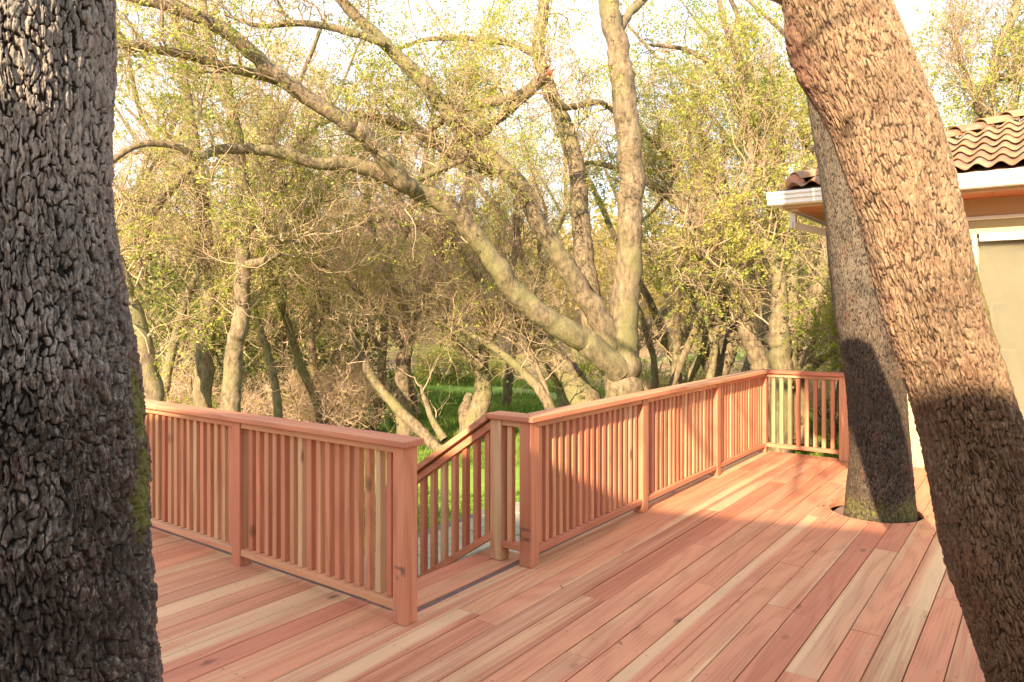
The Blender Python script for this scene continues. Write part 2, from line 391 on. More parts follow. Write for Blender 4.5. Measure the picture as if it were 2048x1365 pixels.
JOINTS = {2: [2.88], 3: [5.6], 4: [3.48, 6.9], 5: [4.72], 7: [4.05, 7.2], 8: [2.1, 5.9], 9: [4.68], 12: [3.27, 5.34], 13: [3.9], 16: [3.6]}
rb = random.Random(11)
for k in range(-38, 40):
    y1 = Y0-k*PITCH; y0 = y1-PITCH+GAP; xe = XF if k >= 0 else XE
    js = list(JOINTS.get(k, []))
    if not js:
        x = -3+rb.uniform(1.2, 4.5)
        while x < xe-.8:
            js.append(x); x += rb.choice((2.44, 3.05, 3.66, 4.27, 4.88))
    js = [-3.0]+js+[xe]
    for a, b in zip(js[:-1], js[1:]):
        board(a+(.0015 if a > -3 else 0), b-(.0015 if b < xe else 0), y0, y1)
# screws
V = []; Fc = []
for k in range(-20, 24):
    yc = Y0-k*PITCH-PITCH/2; xe = XF if k >= 0 else XE
    for jx in np.arange(.6, xe, .61):
        for s in (-1, 1):
            c = np.array((jx+random.uniform(-.012, .012), yc+s*.042+random.uniform(-.006, .006), .0016))
            if any(math.hypot(c[0]-h[0], c[1]-h[1]) < h[2]+.02 for h in HOLES): continue
            b = len(V); V += [c+np.array((.0046*math.cos(q), .0046*math.sin(q), 0)) for q in np.arange(6)*math.pi/3]
            Fc.append(tuple(range(b, b+6)))
link('screws', rawmesh('screws', V, Fc), deck, mat=STEEL, kind='stuff')
# dark rim boards round the edge, a little below the boards
def rim(a, b): return bar('rim_board', a, b, deck, DARKTRIM, .002)
rim((XE+.006, Y0+.05, -.24), (XE+.044, 8.1, -.006))
rim((XE+.006, Y0+.008, -.24), (XF, Y0+.046, -.006))
rim((XF+.004, -3, -.24), (XF+.042, Y0+.046, -.012))
for jx in np.arange(-2.6, 8.4, .61):
    bar('joist', (jx, -2.9, -.20), (jx+.04, Y0 if jx > 2.7 else 8.1, -.0375), deck, DARKTRIM)
# top tread beside the stair post
for (a, b) in ((2.718, 2.872), (2.877, 3.02)):
    board(2.72, 3.85, a, b, 'tread_board', z1=-.004, holes=[])
for i, (zt) in enumerate((-.19, -.375)):
    for j in range(2):
        ya = 3.03+i*.28+j*.14
        board(2.72, 3.85, ya, ya+.136, 'tread_board', z1=zt, holes=[])
    bar('riser_board', (2.72, 3.022+i*.28, zt-.19), (3.85, 3.042+i*.28, zt+.15), deck, WX)
for sx in (2.75, 3.80):
    me = prism('stringer', [(0, 0), (.04, 0), (.04, .24), (0, .24)], [((sx, 2.72, -.29), (1, 0, 0), (0, 0, 1)), ((sx, 3.62, -.85), (1, 0, 0), (0, 0, 1))], DARKTRIM)
    link('stringer', me, deck)

# ---------------------------------------------------------------- railings
CZ = .935; PW = .089; CT = .036
BAL = boxmesh('baluster', 0, .0395, 0, .0395, 0, .775, .0025, WZ)
def post(par, x, y, mat=WZ, z0=.0, h=None, **k):
    me = boxmesh('post', 0, PW, 0, PW, 0, (h or (CZ-CT))-z0-.001, .003, mat)
    return link('post', me, par, (x, y, z0), **k)
def baluster(par, x, y, z=.107, rz=0):
    j = lambda s: random.uniform(-s, s)
    return link('baluster', BAL, par, (x+j(.0015), y+j(.0015), z), (j(.002), j(.002), j(.03)))
def cap(par, a, b, mat, name='cap_rail'):
    return bar(name, a, b, par, mat, .005)
def miter_cap(par, pts, mat, name='cap_rail'):
    me = bpy.data.meshes.new(name); bm = bmesh.new()
    o = np.array((pts[0][0], pts[0][1]))
    t = [bm.verts.new((p[0]-o[0], p[1]-o[1], 0)) for p in pts]; b = [bm.verts.new((p[0]-o[0], p[1]-o[1], -CT)) for p in pts]
    bm.faces.new(t); bm.faces.new(b[::-1])
    n = len(pts)
    for i in range(n): bm.faces.new((t[i], b[i], b[(i+1) % n], t[(i+1) % n]))
    bmesh.ops.recalc_face_normals(bm, faces=bm.faces[:])
    bmesh.ops.bevel(bm, geom=bm.edges[:], offset=.004, segments=1, affect='EDGES')
    bm.to_mesh(me); bm.free(); me.materials.append(mat)
    return link(name, me, par, (o[0], o[1], CZ))
# left railing: runs along y at x = 2.60
left = empty('deck_railing', (2.63, 2.59, 0), label='left-hand redwood railing running from the behind grey trunk to the smudged end post', cat='railing')
left['label'] = 'redwood railing beside the thick grey trunk, ending at a post with one dark smudge'
left.location = (0, 0, 0)
LXR = 2.597; OV = .025
LP = [2.588, 4.02, 5.48, 6.94]
for i, y in enumerate(LP):
    post(left, LXR, y, WPA if i == 0 else WZ)
for i in range(3):
    ya, yb = LP[i]+PW, LP[i+1]
    bar('sub_rail', (LXR+.008, ya+.001, CZ-CT-.038), (LXR+.083, yb-.001, CZ-CT-.001), left, WY, .002)
    bar('bottom_rail', (LXR+.006, ya+.001, .068), (LXR+.083, yb-.001, .106), left, WY, .002)
    n = 16
    for j in range(n):
        baluster(left, LXR+.034, ya+(j+1)*(yb-ya+.038)/(n+1)-.038)
cap(left, (LXR-OV, LP[0]-OV, CZ-CT), (LXR-OV+.14, 5.0, CZ), WY)
cap(left, (LXR-OV, 5.003, CZ-CT), (LXR-OV+.14, 7.3, CZ), WY)
# right railing: x run at y = 2.557, then the far run along y at x = 8.29
right = empty('deck_railing', (0, 0, 0), label='long redwood railing from the post with a dark bracket mark round the far deck corner', cat='railing')
RY = 2.557; RXS = [3.652, 5.19, 6.79, 8.285]
for i, x in enumerate(RXS):
    post(right, x, RY, WPB if i == 0 else WZ)
for i in range(3):
    xa, xb = RXS[i]+PW, RXS[i+1]
    bar('sub_rail', (xa+.001, RY+.008, CZ-CT-.038), (xb-.001, RY+.083, CZ-CT-.001), right, WX, .002)
    bar('bottom_rail', (xa+.001, RY+.006, .068), (xb-.001, RY+.083, .106), right, WX, .002)
    n = 17
    for j in range(n):
        baluster(right, xa+(j+1)*(xb-xa+.038)/(n+1)-.038, RY+.034)
DY = 1.70
post(right, RXS[3], DY)
bar('sub_rail', (RXS[3]+.006, DY+PW+.001, CZ-CT-.038), (RXS[3]+.08, RY-.001, CZ-CT-.001), right, WY, .002)
bar('bottom_rail', (RXS[3]+.006, DY+PW+.001, .068), (RXS[3]+.08, RY-.001, .106), right, WY, .002)
for j in range(8): baluster(right, RXS[3]+.03, DY+PW+(j+1)*(RY-DY-PW+.038)/9-.038)
xi, xo = RXS[3]-OV, RXS[3]-OV+.14; yi, yo = RY-OV, RY-OV+.14
bx0, bx1 = RXS[0]-OV, RXS[0]-OV+.14
miter_cap(right, [(bx0, yi), (6.0, yi), (6.0, yo), (bx1, yo)], WX)
miter_cap(right, [(6.002, yi), (xi, yi), (xo, yo), (6.002, yo)], WX)
miter_cap(right, [(xi, yi-.002), (xi, DY-.0), (xo, DY-.0), (xo, yo-.002)], WY)
# stair handrail: short level link then the slope down the steps
stair = empty('stair_railing', (0, 0, 0), label='sloping redwood stair railing behind the two square gate posts, going down to the stone paving', cat='railing')
stair['label'] = 'sloping redwood stair railing between the two long railings, leading down to stone paving'
SX = RXS[0]; SY = 2.79
post(stair, SX, SY, WZ)
bar('sub_rail', (SX+.008, RY+PW+.001, CZ-CT-.038), (SX+.08, SY-.001, CZ-CT-.001), stair, WY, .002)
bar('bottom_rail', (SX+.006, RY+PW+.001, .085), (SX+.08, SY-.001, .122), stair, WY, .002)
link('baluster', BAL, stair, (SX+.034, SY-.062, .119))
miter_cap(stair, [(bx0, yi+.002), (bx1, yo+.002), (bx1, SY+PW+.01), (bx0, SY+PW+.01)], WY)
SLP = -.66; ys0 = SY+PW+.002; ys1 = ys0+.92
def slope(name, x0, x1, zt, th, mat, ya=ys0, yb=ys1):
    me = prism(name, [(0, 0), (x1-x0, 0), (x1-x0, th), (0, th)], [((0, 0, 0), (1, 0, 0), (0, 0, 1)), ((0, yb-ya, (yb-ya)*SLP), (1, 0, 0), (0, 0, 1))], mat)
    return link(name, me, stair, (x0, ya, zt-th))
slope('cap_rail', bx0, bx1, CZ-.002, .043, WY, ys0+.009, ys1+.12)
slope('sub_rail', SX+.008, SX+.08, CZ-.055, .05, WY)
slope('bottom_rail', SX+.008, SX+.08, .17, .048, WY)
for j in range(9):
    y = ys0+.028+j*.096; z = .172+(y-ys0)*SLP
    me = prism('baluster', [(0, 0), (.038, 0), (.038, .038), (0, .038)], [((0, 0, -.02), (1, 0, 0), (0, 1, 0)), ((0, 0, CZ-.055-.05-.172+.0), (1, 0, 0), (0, 1, 0))], WZ)
    link('baluster', me, stair, (SX+.03, y, z))
post(stair, SX, ys1+.002, WZ, z0=-.56, h=CZ-.05+(ys1-ys0)*SLP)

# ---------------------------------------------------------------- stone paving at the foot of the steps
pav = empty('patio', (0, 0, 0), kind='structure')
PAVM = plain('grey_stone_paver', (.30, .275, .20), .9, 6, .22, .4)
bar('mortar_bed', (2.9, 3.05, -.66), (6.6, 4.95, -.565), pav, plain('mortar', (.14, .12, .10), .95, 20, .2))
rp = random.Random(3)
y = 3.06; 
while y < 4.55:
    d = rp.choice((.30, .42)); x = 2.95+rp.uniform(-.1, .1)
    while x < 6.4:
        l = rp.choice((.32, .45, .6)); 
        bar('paver', (max(x, 2.92), y, -.60), (min(x+l-.012, 6.58), y+d-.012, -.545+rp.uniform(-.004, .004)), pav, PAVM, .006)
        x += l
    y += d

# ---------------------------------------------------------------- house on the right
HX = 8.50; HYW = 1.62; EX = 7.92; EY = 2.27
house = empty('house', (0, 0, 0), label='cream house with clay tile roof and white gutter, behind the two trunks at right', cat='house')
def hb(name, a, b, m, ch=0.0, par=None): return bar(name, a, b, par or house, m, ch)
wy1, wy0 = .60, -2.6; wz0, wz1 = .50, 2.36
hb('wall', (HX, wy1, -.8), (HX+.16, HYW, 2.72), CREAMWALL)
hb('wall', (HX, wy0, -.8), (HX+.16, wy1-.001, wz0), CREAMWALL)
hb('wall', (HX, wy0, wz1), (HX+.16, wy1-.001, 2.72), CREAMWALL)
hb('wall', (HX, -7, -.8), (HX+.16, wy0-.001, 2.72), CREAMWALL)
hb('wall', (HX+.162, HYW-.16, -.8), (17, HYW, 2.72), CREAMWALL)
hb('beam', (HX-.045, -7, 2.53), (HX-.002, HYW+.04, 2.705), BEAM, .004)
hb('beam', (HX-.060, -7, 2.495), (HX-.002, HYW+.05, 2.528), WHITE, .004)
win = hb('window', (HX-.03, wy1-.035, wz0+.002), (HX+.06, wy1-.001, wz1-.002), WHITE, .004)
hb('window_head', (HX-.032, wy0+.062, wz1-.075), (HX+.06, wy1-.062, wz1-.002), WHITE, .004)
hb('window_sill', (HX-.07, wy0, wz0-.05), (HX-.001, wy1, wz0), WHITE, .006)
hb('window_frame', (HX-.03, wy0+.001, wz0+.002), (HX+.06, wy0+.06, wz1-.002), WHITE, .004)
hb('window_mullion', (HX-.02, -1.15, wz0+.002), (HX+.05, -1.09, wz1-.077), WHITE, .004)
gl = NT('window_glass', .03); gl.color((1, 1, 1)); gl.b.inputs['Transmission Weight'].default_value = 1.0; gl.b.inputs['IOR'].default_value = 1.35; gl.b.inputs['Roughness'].default_value = .02
hb('pane', (HX+.02, -1.09, wz0+.003), (HX+.026, wy1-.062, wz1-.077), gl.m)
hb('pane', (HX+.02, wy0+.061, wz0+.003), (HX+.026, -1.151, wz1-.077), gl.m)
hb('blind', (HX+.075, wy0+.02, wz0+.01), (HX+.08, wy1-.02, wz1-.01), CURTAIN)
# soffit boards under the eave
yy = EY-.06
while yy > -6.5:
    hb('soffit_board', (EX+.02, yy-.598, 2.70), (HX-.002, yy, 2.718), SOFFIT, .004); yy -= .6
xx = HX
while xx < 16.5:
    hb('soffit_board', (xx, HYW+.002, 2.70), (xx+.598, EY-.06, 2.718), SOFFIT, .004); xx += .6
hb('fascia', (EX-.002, -7, 2.69), (EX+.018, EY-.02, 2.88), BEAM)
hb('fascia', (EX-.002, EY-.018, 2.69), (17, EY, 2.88), BEAM)
hb('rafter_end', (EX+.03, EY-.14, 2.66), (EX+.10, EY-.07, 2.698), BEAM, .004)
# gutters
gp = [(0, 0), (.085, 0), (.10, .012), (.10, .05), (.118, .062), (.118, .095), (.132, .108), (.132, .135), (.126, .135), (.126, .112), (.006, .112), (0, .135)]
g1 = prism('gutter', gp, [((EX-.004, -7, 2.72), (-1, 0, 0), (0, 0, 1)), ((EX-.004, EY+.13, 2.72), (-1, 0, 0), (0, 0, 1))], WHITE)
link('gutter', g1, house)
g2 = prism('gutter', gp, [((EX+.05, EY+.002, 2.72), (0, 1, 0), (0, 0, 1)), ((17, EY+.002, 2.72), (0, 1, 0), (0, 0, 1))], WHITE)
link('gutter', g2, house)
def pipe(name, pts, s, par, mat):
    for a, b in zip(pts[:-1], pts[1:]):
        a = Vector(a); b = Vector(b); d = (b-a).normalized(); U = Vector((0, 0, 1)).cross(d)
        if U.length < .1: U = Vector((1, 0, 0))
        U.normalize(); W = d.cross(U)
        me = prism(name, [(-s, -s), (s, -s), (s, s), (-s, s)], [(a-d*s, U, W), (b+d*s, U, W)], mat)
        link(name, me, par)
pipe('downspout', [(EX+.62, EY+.06, 2.71), (EX+.62, EY+.06, 2.58), (HX+.62, HYW+.06, 2.40), (HX+.62, HYW+.06, -.5)], .034, house, WHITE)
# roof: sloping deck and tiles
SLR = .42; roof = link('roof', prism('roof', [(0, 0), (0, 7.6), (4.9, 7.6), (4.9, 4.9)], [((0, 0, 0), (1, 0, SLR), (0, -1, 0)), ((0, 0, -.03), (1, 0, SLR), (0, -1, 0))], DARKTRIM), house, (EX, EY, 2.885))
ra = math.atan(SLR); rl = math.hypot(1, SLR)
def tilemesh():
    W, L = .18, .40; n = 12; V = []; Fq = []
    for top in (0, 1):
        for li, x in ((0, 0.0), (1, L)):
            for i in range(n+1):
                u = i/n; h = .048*math.sin(u*math.pi)**.8 if u < 1 else 0
                h = .05*(.5-.5*math.cos(2*math.pi*u))
                V.append((x, -W*.5+W*u, h+(.012 if top else 0)+(.02 if li == 0 else 0)))
    q = n+1; idx = lambda t, l, i: t*2*q+l*q+i
    for i in range(n):
        Fq.append((idx(1, 0, i), idx(1, 1, i), idx(1, 1, i+1), idx(1, 0, i+1))); Fq.append((idx(0, 0, i), idx(0, 0, i+1), idx(0, 1, i+1), idx(0, 1, i)))
        Fq.append((idx(0, 0, i), idx(1, 0, i), idx(1, 0, i+1), idx(0, 0, i+1))); Fq.append((idx(0, 1, i), idx(0, 1, i+1), idx(1, 1, i+1), idx(1, 1, i)))
    me = rawmesh('roof_tile', V, Fq); me.materials.append(TILE); return me
TM = tilemesh(); rt = random.Random(5)
for row in range(15):
    s = row*.31-.06
    x = s/rl
    j = 0
    while True:
        yy = -.11-j*.18-.02; j += 1
        if yy < -6.2: break
        if -yy < x+.10: continue
        if -yy > x+4.6 and row > 6: continue
        link('roof_tile', TM, roof, (x, yy, x*SLR+.012+rt.uniform(-.003, .003)), (rt.uniform(-.02, .02), -ra+.03, rt.uniform(-.02, .02)))
# north slope: narrow row along the side eave
for i in range(24):
    for row in range(3):
        s = row*.34-.05; xx = .3+i*.2+row*.2
        if xx < s+.25: continue
        link('roof_tile', TM, roof, (xx, -s/rl, s/rl*SLR+.012), (0, -ra+.03, -math.pi/2+rt.uniform(-.02, .02)))
def arc_tile(L, R, taper, mat):
    n = 10; V = []; Fq = []
    for t_, rr in ((0, R), (1, R-.016)):
        for li, x in ((0, 0), (1, L)):
            k = 1-taper*li
            for i in range(n+1):
                a = math.pi*(i/n); V.append((x, rr*k*math.cos(a)*1.05, rr*k*math.sin(a)*.8+(.022*(1-li))))
    q = n+1; idx = lambda t, l, i: t*2*q+l*q+i
    for i in range(n):
        Fq.append((idx(0, 0, i), idx(0, 0, i+1), idx(0, 1, i+1), idx(0, 1, i))); Fq.append((idx(1, 0, i), idx(1, 1, i), idx(1, 1, i+1), idx(1, 0, i+1)))
        Fq.append((idx(0, 0, i), idx(1, 0, i), idx(1, 0, i+1), idx(0, 0, i+1))); Fq.append((idx(0, 1, i), idx(0, 1, i+1), idx(1, 1, i+1), idx(1, 1, i)))
    me = rawmesh('ridge_tile', V, Fq); me.materials.append(mat); return me
HT = arc_tile(.42, .115, .12, TILE); HT0 = arc_tile(.2, .12, .1, TERRA)
hl = math.sqrt(2+SLR*SLR)
for i in range(20):
    t_ = .10+i*.33/hl
    link('ridge_tile', HT, roof, (t_, -t_, t_*SLR+.045), (rt.uniform(-.02, .02), -math.atan(SLR/math.sqrt(2))+.04, -math.pi/4+rt.uniform(-.02, .02)))
bmc = bmesh.new(); bmesh.ops.create_uvsphere(bmc, u_segments=16, v_segments=10, radius=.125)
for v in bmc.verts: v.co.z = max(v.co.z, -.02)*.95; v.co.x *= .75
mec = bpy.data.meshes.new('hip_cap'); bmc.to_mesh(mec); bmc.free(); mec.materials.append(TERRA)
for p in mec.polygons: p.use_smooth = True
link('hip_cap', mec, roof, (.10, -.10, .06), (0, 0, -math.pi/4))

# ---------------------------------------------------------------- the neighbouring house behind the viewer whose eave casts the long shade
nb = empty('neighbour_house', (0, 0, 0), label='tall cream neighbouring house with a long shallow roof, opposite the tiled house', cat='house')
EZ = 5.30
bar('wall', (-11, -16, -.8), (-5.7, 3.6, EZ-1.05), nb, CREAMWALL)
for i in range(4):
    ya = -14+i*4.6
    for z in (.6, 3.1):
        f = bar('window', (-5.69, ya, z), (-5.62, ya+1.4, z+1.3), nb, WHITE, .01)
        link('pane', boxmesh('pane', .071, .074, .07, 1.33, .07, 1.23, 0, plain('dark_glass', (.05, .06, .07), .1, 3, .1, 0) if i == 0 and z < 1 else bpy.data.materials['dark_glass']), f)
link('roof', prism('roof', [(0, 0), (3.6, 1.5), (7.4, 0), (7.4, -.12), (0, -.12)], [((0, 0, 1.76), (-1, 0, 0), (0, 0, 1)), ((0, 21.2, -1.0), (-1, 0, 0), (0, 0, 1))], TILE), nb, (-5.0, -17, EZ))

# ---------------------------------------------------------------- foreground trunks
def keys(rows, D):
    """rows: (py, left px, right px) at distance D -> arrays of z, cx, cy, R"""
    zs, cx, cy, R = [], [], [], []
    for py, l, r in rows:
        a1 = math.atan((l-1024)/F); a2 = math.atan((r-1024)/F); ac = (a1+a2)/2
        p = P(1024+F*math.tan(ac), py, D); d = D/math.cos(ac)
        zs.append(p[2]); cx.append(p[0]); cy.append(p[1]); R.append(d*math.sin((a2-a1)/2)-.004)
    o = np.argsort(zs); return [np.array(a)[o] for a in (zs, cx, cy, R)]
def oak(name, root_loc, label, V, Fc, at, mat, cat='tree'):
    root = empty(name, root_loc, label=label, cat=cat)
    V = V-np.array(root_loc)
    me = rawmesh('trunk', V, Fc, False, at); link('trunk', me, root, mat=mat)
    return root
def face(cx, cy): return math.atan2(-cy, -cx)
# left trunk
D = 1.95
rows = [(-1400, -190, 205), (-500, -195, 222), (0, -225, 232), (100, -222, 230), (200, -218, 225), (300, -215, 223), (400, -215, 223), (500, -222, 231), (600, -230, 243), (700, -245, 258), (800, -262, 272), (900, -275, 286), (1000, -288, 298), (1100, -292, 300), (1200, -294, 303), (1365, -305, 315), (1900, -345, 350), (2300, -390, 395)]
zs, cx, cy, R = keys(rows, D)
def exL(Z, a, u, v):
    m = np.exp(-((a-1.25)/.22)**2-((Z-1.28)/.16)**2)*1.1+np.exp(-((a-1.02)/.2)**2-((Z-1.05)/.12)**2)*.75
    m = m*.78+.12
    return np.exp(-((a-1.5)/.3)**2)*.5, m, np.exp(-((a-1.1)/.3)**2-((Z-1.2)/.15)**2)*.012
V, Fc, at = near_trunk('l', zs, cx, cy, R, (.25, 2.6), .017, .048, .016, 560, 40, 720, BARKL, 3, face(cx[5], cy[5]), exL)
treeL = oak('oak_tree', (float(cx[0]), float(cy[0]), -.6), 'thick grey oak with blocky plated bark and a mossy patch, filling the left edge', V, Fc, at, BARKL)
# leaning trunk on the right
D = 2.72
rows = [(-1500, 1270, 1440), (-600, 1420, 1610), (-100, 1528, 1745), (0, 1563, 1780), (100, 1590, 1822), (180, 1617, 1855), (250, 1655, 1885), (340, 1684, 1912), (430, 1712, 1932), (520, 1737, 1950), (600, 1758, 1970), (680, 1780, 1996), (780, 1812, 2030), (860, 1832, 2060), (950, 1848, 2090), (1080, 1870, 2122), (1180, 1898, 2150), (1260, 1928, 2182), (1365, 1962, 2218), (1700, 2060, 2360)]
zs, cx, cy, R = keys(rows, D)
def exR(Z, a, u, v):
    # torn burl high on the left side
    g = np.exp(-((a+1.15)/.42)**2-((Z-2.52)/.17)**2)
    b = g*(.018+.035*fbm(u*26, v*26, 77, 3))
    knot = np.exp(-((a-.35)/.30)**2-((Z-1.35)/.09)**2)
    m = np.exp(-((a-1.35)/.25)**2-((Z-1.6)/.35)**2)*.75+np.exp(-((a-.3)/.3)**2-((Z-1.05)/.12)**2)*.45
    return np.clip(g*1.4, 0, 1)+np.exp(-((a+1.2)/.3)**2)*.35+knot*.5, m*.7+.1, b+knot*.010
V, Fc, at = near_trunk('r', zs, cx, cy, R, (.0, 2.85), .012, .052, .0115, 360, 30, 640, BARKR, 9, face(cx[8], cy[8]), exR, zmid=1.35)
treeR = oak('oak_tree', (float(cx[0]), float(cy[0]), -.6), 'big oak leaning left in the right foreground, with a torn reddish burl near the top', V, Fc, at, BARKR)
# trunk rising through the round hole in the deck
D = 5.74
rows = [(-1600, 1590, 1670), (-500, 1600, 1700), (0, 1603, 1712), (140, 1606, 1718), (330, 1634, 1748), (460, 1650, 1764), (600, 1665, 1784), (700, 1681, 1801), (800, 1695, 1815), (900, 1701, 1823), (980, 1694, 1829), (1030, 1687, 1834), (1100, 1680, 1838), (1250, 1668, 1850)]
zs, cx, cy, R = keys(rows, D)
def exM(Z, a, u, v):
    m = np.exp(-((Z-.05)/.20)**2)*.55+np.exp(-((a-1.1)/.5)**2)*np.exp(-((Z-1.3)/.9)**2)*.5+np.exp(-((a+.2)/.8)**2-((Z-2.0)/.25)**2)*.35
    return np.zeros_like(Z), m*.8+.05, 0*Z
V, Fc, at = near_trunk('m', zs, cx, cy, R, (-.3, 4.3), .0125, .075, .0075, 210, 24, 690, BARKM, 15, face(cx[3], cy[3]), exM)
treeM = oak('oak_tree', (float(cx[0]), float(cy[0]), -.9), 'slim oak rising through the round hole in the deck, in front of the gutter end', V, Fc, at, BARKM)

# ---------------------------------------------------------------- woodland
RS = np.random.RandomState(42)
def unit(v): return v/np.maximum(1e-9, np.linalg.norm(v, axis=-1, keepdims=True))
def tubes(paths, radii, sides):
    N, K, _ = paths.shape
    t = unit(np.gradient(paths, axis=1)); ref = np.where(np.abs(t[:, :1, 2:3]) > .8, np.array((1., 0, 0)), np.array((0, 0, 1.)))
    s = unit(np.cross(t, np.broadcast_to(ref, t.shape))); b = np.cross(t, s)
    a = np.arange(sides)*2*math.pi/sides
    V = paths[:, :, None]+radii[:, :, None, None]*(s[:, :, None]*np.cos(a)[:, None]+b[:, :, None]*np.sin(a)[:, None])
    idx = np.arange(N*K*sides).reshape(N, K, sides); nx = np.roll(idx, -1, 2)
    Fc = np.stack([idx[:, :-1], nx[:, :-1], nx[:, 1:], idx[:, 1:]], -1).reshape(-1, 4)
    return V.reshape(-1, 3), Fc
def grow(start, d, L, r0, K, gn, up, tip=.25):
    N = len(start); p = np.zeros((N, K, 3)); p[:, 0] = start; d = unit(d); seg = (L/(K-1))[:, None]
    for k in range(1, K):
        p[:, k] = p[:, k-1]+d*seg
        d = unit(d+RS.normal(0, gn, (N, 3))+np.array((0, 0, up)))
    rr = r0[:, None]*np.linspace(1, tip, K)[None]
    return p, rr
def spawn(paths, radii, n, t0=.15, spread=1.0, up=.25):
    N, K, _ = paths.shape
    i = RS.randint(0, N, n) if N > 1 else np.zeros(n, int)
    t = (t0+(1-t0)*RS.rand(n))*(K-1)*.999; k = t.astype(int); f = (t-k)[:, None]
    pos = paths[i, k]*(1-f)+paths[i, k+1]*f; rr = radii[i, k]*(1-f[:, 0])+radii[i, k+1]*f[:, 0]
    tan = unit(paths[i, k+1]-paths[i, k]); q = RS.normal(0, 1, (n, 3)); q = unit(q-(q*tan).sum(1, keepdims=True)*tan)
    return pos, unit(tan*(.5+.4*RS.rand(n, 1))+q*spread+np.array((0, 0, up))), rr
def leafmesh(name, pos, size, flat=.3):
    N = len(pos); a = unit(RS.normal(0, 1, (N, 3))); b = RS.normal(0, 1, (N, 3)); b = unit(b-(b*a).sum(1, keepdims=True)*a)
    c = np.cross(a, b); s = (size*(.6+.8*RS.rand(N, 1)))
    V = np.stack([pos-a*s*.5, pos+b*s*.28+c*s*.06, pos+a*s*.5, pos-b*s*.28+c*s*.06], 1).reshape(-1, 3)
    Fc = np.arange(N*4).reshape(N, 4)
    cl = vnoise(pos[:, 0]*1.3+pos[:, 2]*.7+60, pos[:, 1]*1.3+pos[:, 2]*.9+60, 4)
    tint = np.clip(.55*cl+.55*RS.rand(N)-.05, 0, 1)
    return rawmesh(name, V, Fc, False, dict(tint=np.repeat(tint, 4)))
def catmull(pts, n):
    p = np.vstack([2*pts[0]-pts[1], pts, 2*pts[-1]-pts[-2]]); out = []
    m = len(pts)-1
    for s in np.linspace(0, m-1e-6, n):
        i = int(s); t = s-i; a, b, c, d = p[i:i+4]
        out.append(.5*((2*b)+(-a+c)*t+(2*a-5*b+4*c-d)*t*t+(-a+3*b-3*c+d)*t**3))
    return np.array(out)
